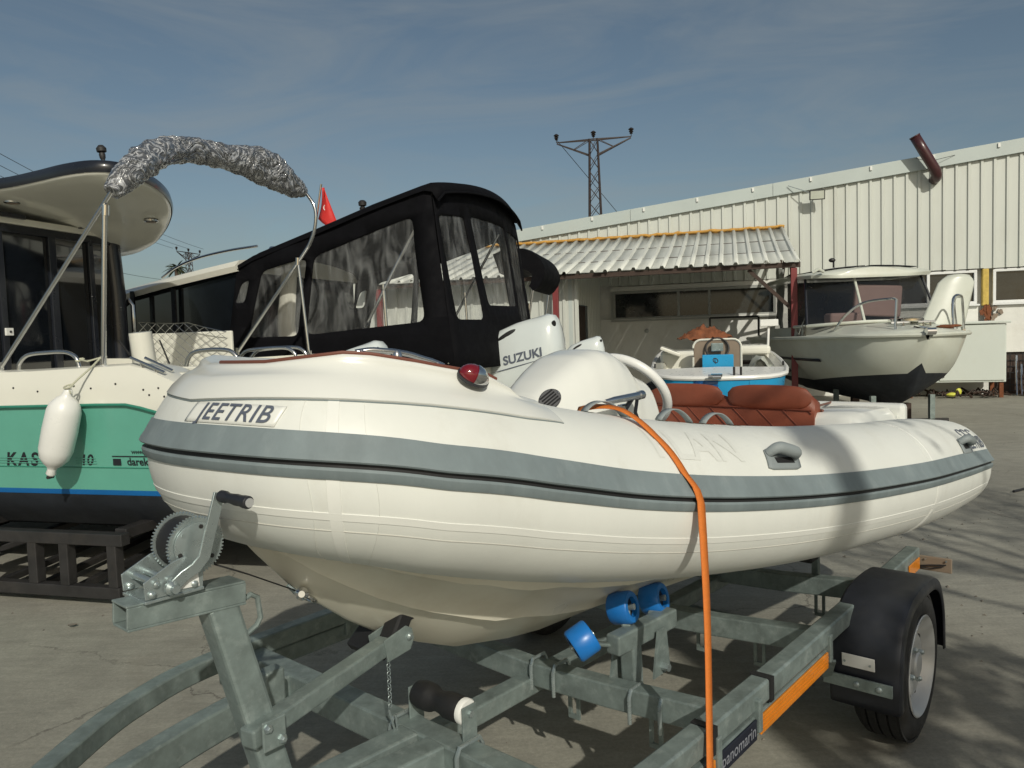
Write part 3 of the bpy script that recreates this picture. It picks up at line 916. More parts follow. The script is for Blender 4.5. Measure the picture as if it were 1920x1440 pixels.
# moulded bow deck that wraps over the tube
TS = ([0, 4, 8, 12, 16, 20, 24, 27], [.66, .70, .74, .78, .84, .86, .88, .92])
TT = ([0, 4, 6, 8, 10, 12, 14, 16, 18, 20, 22, 24, 25, 26, 27], [1.455, 1.455, 1.46, 1.465, 1.47, 1.465, 1.455, 1.445, 1.432, 1.420, 1.408, 1.378, 1.352, 1.338, 1.322])
b = MB(); rows = []; topedge = []; inner = []
I0, I1 = 44.6, 99.4
NS = 110
for k in range(NS + 1):
    s = I0 + (I1 - I0) * k / NS
    d = abs(s - 72)
    th = lerp(d, *TS)
    zt = lerp(d, *TT)
    c, r, S, t = pframe(s)
    thc = th + .26
    crease = tp(s, thc, .011)
    fade = min(1, max(0, (27.4 - d) / 1.2))
    zt = max(zt, crease.z + .006)
    so = .08
    top = Vector((c.x + S.x * so, c.y + S.y * so, zt))
    tail = max(0, 1 - (27.4 - d) / 2.6) if d > 24.8 else 0      # flange pointed at its aft end
    row = [tp(s, th + .4 * tail * 0, -.003), tp(s, th + .006, .006), tp(s, th + .10, .0085), tp(s, thc - .07, .0095), crease]
    for q in (.15, .35, .6, .82, .94):
        bulge = .010 * sin(pi * q) * -1
        p = crease.lerp(top, q) + S * (bulge + .006 * q)
        row.append(p)
    f2 = min(1, max(.08, (27.4 - d) / 3.2))
    if d > 24.2:                                  # the aft tail lies down on the tube
        for q_ in range(1, 10):
            cc = tp(s, lerp(q_, [1, 4, 9], [th + .006, thc, thc + .18]), .006 * f2 + .002)
            row[q_] = row[q_].lerp(cc, 1 - f2)
        top = top.lerp(tp(s, thc + .2, .006 * f2 + .002), 1 - f2)
    row += [top + S * .002 + V(0, 0, .002), top - S * .012 + V(0, 0, .006), top - S * .03 + V(0, 0, .004),
            Vector((c.x - S.x * .02, c.y - S.y * .02, top.z - .004)), Vector((c.x - S.x * .1, c.y - S.y * .1, top.z - .010 - .05 * (1 - f2))),
            Vector((c.x - S.x * .16, c.y - S.y * .16, min(top.z - .1, 1.28)))]
    rows.append(row); topedge.append(top + V(0, 0, .006) - S * .004); inner.append(row[-2])
b.grid(rows)
deck = b.build('bow_deck', 'gel', rib, smooth=55)
# deck floor between the coamings
b = MB()
half = NS // 2
b.grid([[inner[k], (inner[k] + inner[NS - k]) / 2 + V(0, 0, .004), inner[NS - k]] for k in range(6, half + 1)])
b.build('deck_panel', 'gel', deck, smooth=60)
b = MB(); b.tube(topedge[9:59], .0042, 8); b.build('trim', 'brown_trim', deck)
# thin dark sealant line at the deck edge
b = MB(); b.tube([tp(I0 + (I1 - I0) * k / NS, lerp(abs(I0 + (I1 - I0) * k / NS - 72), *TS) - .006, .0010) for k in range(NS + 1)], .0014, 6)
b.build('sealant_line', 'strake', deck)
# low stainless grab rail on the deck edge
pts = [tp(61.5 - .65 * k, 1.2) * 0 + topedge[int((61.5 - .65 * k - I0) / (I1 - I0) * NS)] + V(.02, .03, .001 + .012 * sin(pi * k / 12)) for k in range(13)]
b = MB(); b.tube(pts, .0065, 10); gr = b.build('grab_rail', 'steel', rib)
for k in (1, 6, 11):
    b = MB(); b.lathe([(.012, -.02), (.012, -.004), (.007, .004)], pts[k], (0, 0, 1), 10); b.build('rail_foot', 'chrome', gr)
# port navigation light: red lens and chrome hood
c, r, S, t = pframe(51.6)
base = c + S * .094 + Vector((0, 0, 1.410 - c.z))
nrm = (S * .62 + V(0, 0, .78)).normalized()
tl = -t
bi = nrm.cross(tl).normalized()
outs = -1 if bi.dot(S) > 0 else 1
def dome(b, u0, u1, lx, ly, lz, diag):
    rows = []
    for i in range(15):
        u = -1 + 2 * i / 14
        rows.append([])
        for j in range(13):
            a = pi * j / 12
            w_ = sqrt(max(0, 1 - u * u))
            rows[-1].append(base + tl * (u * lx) + bi * (cos(a) * w_ * ly) + nrm * (sin(a) * w_ * lz))
    return rows
b = MB(); b.grid(dome(b, 0, 1, .039, .027, .030, 0)); nav = b.build('navigation_light', 'red_lens', rib, smooth=80)
b = MB(); rows = []
for i in range(13):
    rr = []
    for j in range(13):
        a = pi * j / 12                       # from the outboard side over the top
        u = (-.28 + .75 * (j / 12)) + (1.0 - (-.28 + .75 * (j / 12))) * i / 12
        w_ = sqrt(max(0, 1 - min(1, abs(u)) ** 2))
        rr.append(base + tl * (u * .0405) + bi * (-outs * cos(a) * w_ * .0285) + nrm * (sin(a) * w_ * .0318))
    rows.append(rr)
b.grid(rows); b.build('hood', 'chrome', nav, smooth=80)
b = MB(); b.prism([(.0415 * cos(a), .0292 * sin(a)) for a in [2 * pi * k / 24 for k in range(24)]], base - nrm * .006, tl, bi, nrm * .0075); b.build('gasket', 'blackp', nav)
# V-shaped moulded hull below the tubes
KX = [-2.085, -2.03, -1.929, -1.786, -1.703, -1.55, -1.414, -1.2, -1.05, -.7, -.3, .3, 1.08]
KZ = [1.09, 1.02, .905, .790, .735, .655, .597, .552, .532, .515, .51, .505, .50]
def tube_y(x):
    best = 0
    for p in PC[:73]:
        if p[0] >= x: best = p
    if best == 0: best = PC[0]
    return (abs(best[1]), best[2], best[3])
b = MB(); rows = []
xs = [-2.085, -2.06, -2.03, -1.98, -1.929, -1.86, -1.786, -1.703, -1.63, -1.55, -1.48, -1.414, -1.3, -1.2, -1.05, -.9, -.7, -.5, -.3, 0, .3, .7, 1.08]
for x in xs:
    zk = lerp(x, KX, KZ)
    if x < -1.96:
        ty, tz, tr = lerp(x, [-2.1, -1.96], [.01, .13]), 1.25, .2
    else: ty, tz, tr = tube_y(x)
    yc = max(.012, ty - .02)
    zc = tz - tr * .82
    zc = max(zc, zk + .02)
    h = zc - zk
    half_ = [(0, zk), (.06 * yc, zk + .02 * h), (.32 * yc, zk + .27 * h), (.46 * yc, zk + .40 * h), (.475 * yc + .008, zk + .385 * h), (.52 * yc + .004, zk + .47 * h), (.78 * yc, zk + .72 * h), (.86 * yc + .006, zk + .76 * h), (.98 * yc, zk + .97 * h), (yc, tz)]
    rows.append([V(x, -y, z) for y, z in half_[::-1]] + [V(x, y, z) for y, z in half_[1:]])
R = b.grid(rows)
b.face(R[-1])
b.build('hull', 'gel_hull', rib, smooth=26)
b = MB()
for k in range(12):
    b.sphere((-1.60 + random.uniform(-.06, .05), -.035, .70 + random.uniform(-.03, .03)), random.uniform(.004, .010), 6, 5, (1.5, .3, 1.))
# cockpit floor, inner liner, transom
b = MB(); b.grid([[V(x, -hw, .80), V(x, hw, .80)] for x, hw in ((-1.25, .18), (-.9, .30), (-.4, .42), (.2, .50), (1.05, .55))]); b.build('cockpit_floor', 'gel', rib, smooth=0)
b = MB(); rows = []
for i in range(4, 48, 4):
    c, r, S, t = pframe(i)
    rows.append([c - S * .13 + V(0, 0, r * .86), c - S * .2 + V(0, 0, r * .5), c - S * .24 + V(0, 0, -.05)])
b.grid(rows); b.build('inner_liner', 'gel', rib, smooth=40)
b = MB(); b.box((1.08, 0, .86), (.07, 1.2, .5)); b.build('transom', 'gel', rib, smooth=0, bevel=.02)
# bow eye
b = MB(); b.tube(arcpts((-1.905, 0, .885), .028, 0, 2 * pi, 18, (.78, 0, -.62), (0, 1, 0)), .006, 8); be = b.build('bow_eye', 'steel', rib)
b = MB(); b.lathe([(.016, 0), (.016, .012), (.008, .02)], (-1.93, -.03, .905), (-.6, -.7, .2), 10); b.build('eye_bolt', 'chrome', be)
# console
CX = [-1.15, -1.13, -1.07, -1.0, -.93, -.84, -.78, -.72, -.68, -.63, -.585, -.55, -.51, -.48]
CZ = [1.27, 1.315, 1.357, 1.395, 1.428, 1.446, 1.440, 1.412, 1.372, 1.350, 1.335, 1.26, 1.16, 1.06]
CW = [.085, .115, .145, .168, .182, .190, .192, .192, .192, .192, .190, .188, .184, .180]
CY = -.05
b = MB(); rows = []
def csec(x, ang):
    zt, w_ = lerp(x, CX, CZ), lerp(x, CX, CW)
    e = .5
    cy = (abs(cos(ang)) ** e) * (1 if cos(ang) > 0 else -1)
    sz = abs(sin(ang)) ** e
    return V(x - .02 * (1 - sz), CY + w_ * cy, .80 + (zt - .80) * sz)
fine = spline([[x] for x in CX], 4)
for (x,) in fine: rows.append([csec(x, pi * j / 30) for j in range(31)])
R = b.grid(rows)
b.face(R[0]); b.face(R[-1][::-1])
con = b.build('console', 'gel', rib, smooth=60)
# dash step on top, oval vent, handle with kill-cord
VA = pi - 1.06
cpos = csec(-1.100, VA)
e1 = (csec(-1.07, VA) - csec(-1.125, VA)).normalized()
e2 = (csec(-1.100, VA - .1) - csec(-1.100, VA + .1)).normalized()
e2 = (e2 - e1 * e2.dot(e1)).normalized()
nn = e1.cross(e2).normalized()
if nn.y > 0: nn = -nn
b = MB(); b.prism([(.040 * cos(a), .030 * sin(a)) for a in [2 * pi * k / 28 for k in range(28)]], cpos - nn * .003, e1, e2, nn * .008); vent = b.build('vent', 'blackp', con, bevel=.002)
for k in range(-2, 3):
    b = MB(); b.bar(cpos + nn * .006 + e2 * (.009 * k) - e1 * .026, cpos + nn * .006 + e2 * (.009 * k) + e1 * .026, .003, .004); b.build('slat', 'black_rubber', vent, smooth=0)
for sgn in (-1, 1):
    b = MB(); b.sphere(cpos + nn * .006 + e1 * (.034 * sgn), .003, 8, 6); b.build('screw', 'chrome', vent)
hp = [V(-1.0, CY - .225, 1.288), V(-.97, CY - .238, 1.292), V(-.90, CY - .242, 1.294), V(-.815, CY - .240, 1.296)]
b = MB(); b.tube(hp, [.008, .011, .012, .012], 12); hd_ = b.build('handle', 'chrome', con)
b = MB(); b.tube([V(-.835, CY - .241, 1.2955), V(-.812, CY - .241, 1.296)], .015, 12); b.build('handle_collar', 'steel', hd_)
b = MB(); b.tube([V(-.87, CY - .24, 1.29), V(-.88, CY - .215, 1.25)], .008, 8); b.tube([V(-.84, CY - .24, 1.29), V(-.83, CY - .225, 1.24), V(-.80, CY - .225, 1.19)], .006, 8); b.build('kill_cord', 'blackp', con)
b = MB(); b.box((-.89, CY - .215, 1.25), (.045, .02, .045)); b.build('key_switch', 'steel', con, smooth=0, bevel=.006)
# steering wheel
wc = V(-.455, -.005, 1.272)
wn_ = V(.80, 0, .60).normalized(); wu = V(-.60, 0, .80); wv = V(0, 1, 0)
b = MB()
ring = arcpts(wc, .165, 0, 2 * pi, 48, wu, wv)
b.tube(ring, .0175, 12, caps=False); sw = b.build('steering_wheel', 'white_p', rib)
for a in (.3, pi - .3, 1.5 * pi):
    b = MB(); b.sweep([wc - wn_ * .03 + (wu * sin(a) + wv * cos(a)) * .02, wc - wn_ * .02 + (wu * sin(a) + wv * cos(a)) * .09, wc + (wu * sin(a) + wv * cos(a)) * .16], [(-.016, -.005), (.016, -.005), (.016, .005), (-.016, .005)], up=wn_)
    b.build('spoke', 'blackp', sw, bevel=.003)
b = MB(); b.lathe([(.045, -.03), (.045, .0), (.03, .014), (.001, .016)], wc - wn_ * .03, wn_, 20); b.build('hub', 'blackp', sw)
b = MB(); b.tube([wc - wn_ * .02, wc - wn_ * .16], .022, 12); b.build('column', 'blackp', sw)
# bench seat with two headrests and quilted back
seat = MB()
back = []
for i in range(21):
    u = -1 + 2 * i / 20
    hump = 1.225 - .045 * exp(-(u / .16) ** 2) - .05 * max(0, abs(u) - .86) / .14
    y = -.0 - u * .41
    back.append([V(.40 + .03, y, .84), V(.395, y, .84), V(.375, y, 1.0), V(.385, y, hump - .06), V(.40, y, hump - .012), V(.425, y, hump), V(.455, y, hump - .012), V(.465, y, hump - .06), V(.47, y, .84)])
R = seat.grid(back)
seat.face(R[0]); seat.face(R[-1][::-1])
bench = seat.build('bench_backrest', 'brown', rib, smooth=60)
for cy in (.205, -.205):
    b = MB(); rows = []
    for i in range(17):
        u = -1 + 2 * i / 16
        w_ = (1 - abs(u) ** 3.2) ** .5 if abs(u) < 1 else 0
        rows.append([V(.390 - .024 * w_ * abs(cos(a)) ** .6 * (1 if cos(a) > 0 else -1), cy + u * .192, 1.186 + .056 * sin(a) * max(w_, .12) ** .55) for a in [2 * pi * k / 20 for k in range(20)]])
    b.grid(rows, close_v=True); b.build('headrest', 'brown', bench, smooth=70)
def bz(z): return .375 + (z - 1.0) * .06 if z > 1 else .375 + (1.0 - z) * .12
def quilt(p, q):
    b = MB(); b.tube([V(bz(p[1]) - .0015, p[0], p[1]), V(bz((p[1] + q[1]) / 2) - .0015, (p[0] + q[0]) / 2, (p[1] + q[1]) / 2), V(bz(q[1]) - .0015, q[0], q[1])], .0028, 6)
    b.build('quilt_seam', 'stitch', bench)
for k in range(-1, 9):
    y0 = .42 - k * .115
    z0, z1 = .90, 1.135
    y1 = y0 - .24
    ya, za = y0, z1
    if ya > .40: za = z1 - (ya - .40) / .24 * (z1 - z0); ya = .40
    yb, zb = y1, z0
    if yb < -.40: zb = z0 + (-.40 - yb) / .24 * (z1 - z0); yb = -.40
    if ya > yb and za > zb: quilt((ya, za), (yb, zb))
b = MB(); b.tube([V(.380, .40, 1.135), V(.380, 0, 1.14), V(.380, -.40, 1.135)], .004, 6); b.build('piping', 'stitch', bench)
b = MB(); b.box((.2, 0, .93), (.36, .80, .1)); b.build('seat_cushion', 'brown', rib, smooth=0, bevel=.03, bseg=3)
b = MB(); b.box((.22, 0, .835), (.36, .78, .09)); b.build('seat_base', 'gel', rib, smooth=0)
# side locker moulding at the stern quarter and its brown edge
for sgn in (-1, 1):
    b = MB()
    rows = []
    for x, zt in ((.38, 1.0), (.395, 1.098), (.42, 1.122), (.80, 1.114), (.96, 1.104), (1.02, 1.088), (1.09, 1.0), (1.12, .9)):
        rows.append([V(x, sgn * -.60, .86), V(x, sgn * -.575, zt - .04), V(x, sgn * -.55, zt - .006), V(x, sgn * -.50, zt), V(x, sgn * -.34, zt), V(x, sgn * -.31, zt - .02), V(x, sgn * -.30, .84)])
    R = b.grid(rows)
    b.face(R[0]); b.face(R[-1])
    b.build('side_locker', 'gel', rib, smooth=45)
b = MB(); b.tube([V(.46, -.42, 1.128), V(.6, -.3, 1.118), V(1.08, -.25, 1.105), V(1.1, .25, 1.105)], .006, 8); b.build('coaming_trim', 'brown_trim', rib)
# grey webbing loops on the inner side of the tube
def loop(s0, s1, hgt, a=1.62):
    b = MB(); rows = []
    for k in range(15):
        q = k / 14
        c, r, S, t = pframe(s0 + (s1 - s0) * q)
        up = S * cos(a) + V(0, 0, sin(a))
        p = tp(s0 + (s1 - s0) * q, a, .002 + hgt * sin(pi * q) ** .8)
        rows.append([p - S * .013, p + S * .013])
    b.grid(rows); o = b.build('grab_strap', 'grey_patch', rib, smooth=60, solid=.003)
    for s in (s0, s1):
        b = MB(); b.grid([[tp(s + ds, a + da, .0015) for da in (-.12, .12)] for ds in (-.5, .5)]); b.build('strap_patch', 'tube_tape', o)
loop(39.2, 36.2, .034); loop(33.6, 31.2, .036); loop(30.2, 28.0, .034)
# moulded carry handles on patches
def carry(s0, a0, ls, la):
    b = MB(); rows = []
    for i in range(9):
        u = -1 + i / 4
        rows.append([tp(s0 + u * ls + .18 * ls * v * -1, a0 + v * la * (1 if abs(u) < .95 else .86), .0035) for v in (-1, -.75, -.4, 0, .4, .75, 1)])
    b.grid(rows); o = b.build('handle_patch', 'grey_patch', rib, smooth=60, solid=.005)
    b = MB()
    pts = [tp(s0 + u * ls * .72, a0 + .05 + .03 * sin(u * 2), .004 + .030 * (1 - abs(u) ** 6)) for u in [-1 + k / 10 for k in range(21)]]
    b.tube(pts, [.014 + .005 * (1 - abs(-1 + k / 10) ** 3) for k in range(21)], 12); b.build('grip', 'grey_patch', o)
    b = MB(); b.grid([[tp(s0 + u * ls * .55, a0 + v, .0075) for v in (-.07, .01)] for u in (-1, 0, 1)]); b.build('hand_recess', 'black_rubber', o)
carry(28.2, .66, 1.25, .155)
carry(6.4, .56, 1.1, .155)
carry(137.6, .56, 1.1, .155)
# name plate and lettering on the bow
b = MB(); rows = []
def arc_map(s0, a0, off, rad):
    """x runs along the outside of the tube towards the stern (port side), y up"""
    tab = [0.0]; step = .25
    ss = [s0 + 10 - step * k for k in range(81)]
    P = [tp(s, a0) for s in ss]
    for k in range(1, 81): tab.append(tab[-1] + (P[k] - P[k - 1]).length)
    mid = tab[40]
    def f(x, y): return tp(lerp(x, [q - mid for q in tab], ss), a0 + y / rad, off)
    return f
f_pl = arc_map(68.0, .545, .0016, .213)
for i in range(25):
    u = -.5 + i / 24
    rows.append([f_pl(u * .250 + v * .4, v) for v in (-.0225, -.012, 0, .012, .0225)])
b.grid(rows); npl = b.build('name_plate', 'tube_tape', rib, smooth=60, solid=.0012)
lettering('lettering', 'JEETRIB', .053, arc_map(67.85, .545, .0045, .213), 'decal_grey', npl, shear=.35, bold=.0006, maxedge=.008, space=1.12)
f_st = arc_map(2.6, .60, .0015, .21)
lettering('stern_lettering', 'JEETRIB', .085, f_st, 'decal_grey', rib, shear=.3, bold=.0012, maxedge=.03)
b = MB()
f_em = arc_map(2.4, .86, .0015, .21)
for x0 in (-.12, -.04, .05):
    pts = [f_em(x0 + .03 * cos(a), .018 * sin(a)) for a in [pi * (.1 + 1.2 * k / 10) for k in range(11)]]
    b.tube(pts, .003, 5)
b.build('stern_emblem', 'decal_grey', rib)
lettering('worn_lettering', 'PLAN', .15, arc_map(34.2, .82, .0009, .229), 'decal_faint', rib, bold=.002, maxedge=.010)

# ================================================================== ORANGE STRAP
b = MB(); rows = []
wp = []
for k in range(25):
    q = k / 24
    s = 38.2 - 2.3 * q ** .9; a = 1.95 - 1.85 * q
    c, r, S, t = pframe(s)
    p = tp(s, a, .004 + (.018 if q < .30 else .018 * max(0, 1 - (q - .30) * 4)) + (.017 if q > .82 else 0) * min(1, (q - .82) / .1 if q > .82 else 0))
    side = (t * .97 + (S * -sin(a) + V(0, 0, cos(a))) * .22 - V(0, 0, 1.0) * max(0, .4 - q) * 2 + S * max(0, .4 - q) * 2).normalized()
    rows.append([p - side * .0148, p, p + side * .0148]); wp.append(p)
p0 = wp[-1]; p1 = V(-1.335, -.775, .40)
for k in range(1, 22):
    q = k / 21
    p = p0.lerp(p1, q) + V(.004 * sin(q * 5), -.004 * sin(pi * q), 0)
    tw = .25 * sin(q * 2.6)
    side = V(-cos(tw) * .98, -.2 + sin(tw) * .5, 0).normalized() * -1
    c, r, S, t = pframe(36)
    side = (t * cos(tw) + S * (.5 * sin(tw))).normalized()
    wd_ = .0148 - .002 * q
    rows.append([p - side * wd_, p, p + side * wd_])
b.grid(rows)
o = b.build('tie_down_strap', 'strap', smooth=30, solid=.0022)
o.location = RO; o.rotation_euler = (0, 0, RA)
tag(o, 'orange webbing strap tied over the inflatable tube down to the trailer', 'strap')

# ================================================================== TRAILER
tr = thing('boat_trailer', 'galvanised boat trailer with winch post and black mudguards under the inflatable boat', 'trailer', RO, RA)
def tbar(name, p, q, w_, h_, m='galv', parent=None, bevel=.006, up=(0, 0, 1)):
    b = MB(); b.bar(p, q, w_, h_, up); return b.build(name, m, parent or tr, smooth=0, bevel=bevel)
def tsweep(name, pts, w_, h_, m='galv'):
    b = MB(); b.sweep(spline(pts, 8), [(-w_ / 2, -h_ / 2), (w_ / 2, -h_ / 2), (w_ / 2, h_ / 2), (-w_ / 2, h_ / 2)]); return b.build(name, m, tr, smooth=30, bevel=.006)
for sg in (-1, 1):
    tsweep('side_rail', [(.66, sg * .73, .50), (0, sg * .73, .50), (-1.0, sg * .725, .50), (-1.75, sg * .70, .50), (-2.05, sg * .62, .50), (-2.3, sg * .46, .50), (-2.75, sg * .08, .50)], .055, .06)
    tsweep('drawbar', [(-1.66, sg * .46, .452), (-1.9, sg * .42, .452), (-2.1, sg * .37, .452), (-2.3, sg * .29, .452), (-2.75, sg * .03, .452)], .06, .09)
    lb = tbar('lower_rail', (-1.75, sg * .735, .428), (-.47, sg * .735, .428), .035, .06)
    for xx in (-1.70, -1.2635, -1.0215, -.47):
        b = MB(); b.box((xx, sg * .735, .462), (.022, .062, .09)); b.build('rail_clamp', 'galv', tr, smooth=0, bevel=.004)
for yy in (-.115, -.215):
    tbar('drawbar_tube', (-1.69, yy, .462), (-2.4, yy * .7 + .01, .462), .07, .08)
tbar('coupling_plate', (-2.72, 0, .46), (-2.95, 0, .46), .12, .10)
# cross beams
tbar('cross_beam', (-1.66, -.70, .458), (-1.66, .70, .458), .07, .085)
def vbeam(x, zc, ze, h_=.075):
    b = MB(); b.sweep([(x, -.70, ze), (x, -.30, zc + .3 * (ze - zc)), (x, 0, zc), (x, .30, zc + .3 * (ze - zc)), (x, .70, ze)], [(-.03, -h_ / 2), (.03, -h_ / 2), (.03, h_ / 2), (-.03, h_ / 2)])
    return b.build('cross_beam', 'galv', tr, smooth=0, bevel=.005)
vbeam(-1.06, .40, .44); vbeam(-.34, .385, .43); vbeam(.28, .385, .43)
tbar('axle', (.03, -.70, .265), (.03, .70, .265), .06, .06)
tbar('centre_beam', (-1.62, 0, .37), (.5, 0, .345), .06, .06)
# keel roller on the front beam
def keel_roller(x, y0, y1, z):
    b = MB(); n_ = 16
    L_ = y1 - y0
    prof = [(.012, 0), (.031, .002), (.034, .012), (.034, L_ * .30), (.029, L_ * .40), (.0265, L_ * .5), (.028, L_ * .58), (.035, L_ * .66), (.037, L_ * .75), (.037, L_ - .02), (.033, L_ - .002), (.012, L_)]
    b.lathe(prof, (x, y0, z), (0, 1, 0), 22); ro = b.build('keel_roller', 'black_rubber', tr, smooth=50)
    b = MB(); b.lathe([(.030, -.018), (.033, -.014), (.033, -.002), (.028, .0)], (x, y0, z), (0, 1, 0), 20); b.build('end_cap', 'white_p', ro)
    for yy in (y0 - .022, y1 + .01):
        b = MB(); b.box((x, yy, z - .055), (.05, .006, .15)); b.build('bracket', 'galv', ro, smooth=0, bevel=.002)
        b = MB(); b.lathe([(.009, -.006), (.009, .006)], (x, yy - .004, z), (0, 1, 0), 6); b.build('axle_nut', 'zinc', ro)
keel_roller(-1.63, -.25, -.085, .565)
def ubolt(x, y, z0, z1, w_=.075):
    b = MB(); b.tube([V(x - w_ / 2, y, z0), V(x - w_ / 2, y, z1 - .02), V(x - w_ / 2 + .01, y, z1), V(x + w_ / 2 - .01, y, z1), V(x + w_ / 2, y, z1 - .02), V(x + w_ / 2, y, z0)], .006, 8)
    b.build('u_bolt', 'zinc', tr)
for yy in (-.055, -.30): ubolt(-1.66, yy, .40, .512, .09)
for yy in (-.03, -.12, -.40, -.50): ubolt(-1.06, yy, .358, .455, .08)
# hanging slotted plates under the second beam
for (x, y) in ((-1.02, -.14), (-1.02, -.44), (-.30, -.22), (-.30, -.45), (.32, -.45)):
    b = MB()
    for dx in (-.016, .016): b.box((x + .0, y + dx, .325), (.008, .012, .10))
    b.box((x, y, .27), (.008, .044, .015)); b.box((x, y, .372), (.008, .044, .02))
    b.build('slotted_plate', 'galv', tr, smooth=0)
# blue bunk rollers on a swivelling bracket
def blue_roller(c, ax, r=.05, l_=.068):
    ax = Vector(ax).normalized()
    b = MB(); b.lathe([(r * .62, -l_ / 2), (r * .92, -l_ / 2), (r, -l_ / 2 + .006), (r, l_ / 2 - .006), (r * .92, l_ / 2), (r * .62, l_ / 2), (r * .62, -l_ / 2 + .001)], c, ax, 28, caps=False); o = b.build('blue_roller', 'blue_roller', tr, smooth=40)
    b = MB(); b.lathe([(.010, -l_ / 2 - .006), (.010, l_ / 2 + .006)], c, ax, 10); b.build('roller_pin', 'zinc', o)
    for sg in (-1, 1):
        b = MB(); b.lathe([(r * .61, -.006), (r * .61, .0)], Vector(c) + ax * sg * (l_ / 2 - .016), ax, 24); h_ = b.build('hub', 'blackp', o)
    for k in range(5):
        a = 2 * pi * k / 5
        e = ax.orthogonal().normalized(); f = ax.cross(e)
        d = e * cos(a) + f * sin(a)
        b = MB(); b.bar(Vector(c) + d * .01 - ax * (l_ / 2 - .006), Vector(c) + d * r * .6 - ax * (l_ / 2 - .006), .006, .012, up=ax); b.build('rib', 'blackp', o, smooth=0)
blue_roller((-.985, -.31, .652), (.15, -1, .25)); blue_roller((-.80, -.31, .628), (.15, -1, .25)); blue_roller((-1.165, -.285, .600), (.72, -.50, .48))
tbar('roller_beam', (-1.09, -.34, .575), (-.78, -.36, .575), .05, .06)
tbar('roller_arm', (-1.0, -.33, .60), (-.985, -.32, .65), .03, .012)
tbar('roller_arm', (-.85, -.33, .59), (-.80, -.32, .625), .03, .012)
tbar('roller_arm', (-1.08, -.32, .57), (-1.16, -.295, .595), .03, .012)
b = MB(); b.prism([(-.05, 0), (.05, 0), (.03, .14), (-.02, .14)], (-.90, -.395, .435), (1, 0, 0), (0, 0, 1), (0, .006, 0)); b.build('gusset', 'galv', tr, smooth=0)
b = MB(); b.prism([(-.05, 0), (.05, 0), (.02, .13), (-.02, .13)], (-1.0, -.30, .42), (1, 0, 0), (0, 0, 1), (0, .006, 0)); b.build('gusset', 'galv', tr, smooth=0)
tbar('roller_post', (-1.0, -.35, .42), (-1.0, -.345, .56), .05, .05)
b = MB(); b.lathe([(.012, -.02), (.012, .01)], (-.9, -.40, .46), (0, 1, 0), 8); b.build('bolt', 'zinc', tr)
# far side bunk roller bracket near the axle
tbar('roller_beam', (.2, -.42, .585), (.55, -.42, .56), .04, .05); tbar('roller_post', (.36, -.42, .42), (.36, -.42, .56), .03, .03)
blue_roller((.2, -.36, .63), (.1, -1, .3), .04, .06)
tbar('rubber_block', (.02, -.5, .60), (.10, -.5, .60), .05, .05, 'black_rubber')
# reflectors, lettering board
for x0, x1 in ((-1.008, -.485), (-1.66, -1.277)):
    b = MB(); b.box(((x0 + x1) / 2, -.756, .428), (x1 - x0, .007, .052)); rf = b.build('reflector_strip', 'orange_refl', tr, smooth=0, bevel=.002)
    for dz in (-.012, .0, .012):
        b = MB(); b.box(((x0 + x1) / 2, -.7605, .428 + dz), (x1 - x0 - .01, .002, .003)); b.build('ridge', 'orange_refl', rf, smooth=0)
b = MB(); b.box((-1.1425, -.756, .428), (.216, .006, .056)); nb = b.build('name_board', 'navy', tr, smooth=0, bevel=.002)
lettering('lettering', 'panomarin', .047, flat((-1.145, -.7602, .430), (1, 0, 0), (0, 0, 1)), 'navy_text', nb, bold=.0004)
b = MB(); b.box((.55, -.762, .47), (.16, .006, .05)); b.build('reflector_strip', 'orange_refl', tr, smooth=0, bevel=.002)
b = MB(); b.box((.665, -.805, .465), (.012, .15, .062)); lp = b.build('lamp_plate', 'taupe', tr, smooth=0, bevel=.003)
b = MB(); b.tube([(.655, -.75, .45), (.65, -.80, .462), (.652, -.86, .470)], .003, 6); b.tube([(.655, -.75, .445), (.648, -.80, .448), (.652, -.85, .462)], .0025, 6); b.build('cable', 'wire', lp)
for yy in (-.78, -.86):
    b = MB(); b.lathe([(.004, 0), (.004, .004)], (.655, yy, .485), (-1, 0, 0), 8); b.build('screw', 'zinc', lp)
for xx in (-1.275, -.93):
    b = MB(); b.box((xx, -.728, .50), (.022, .062, .068)); b.build('rail_band', 'black_rubber', tr, smooth=0)
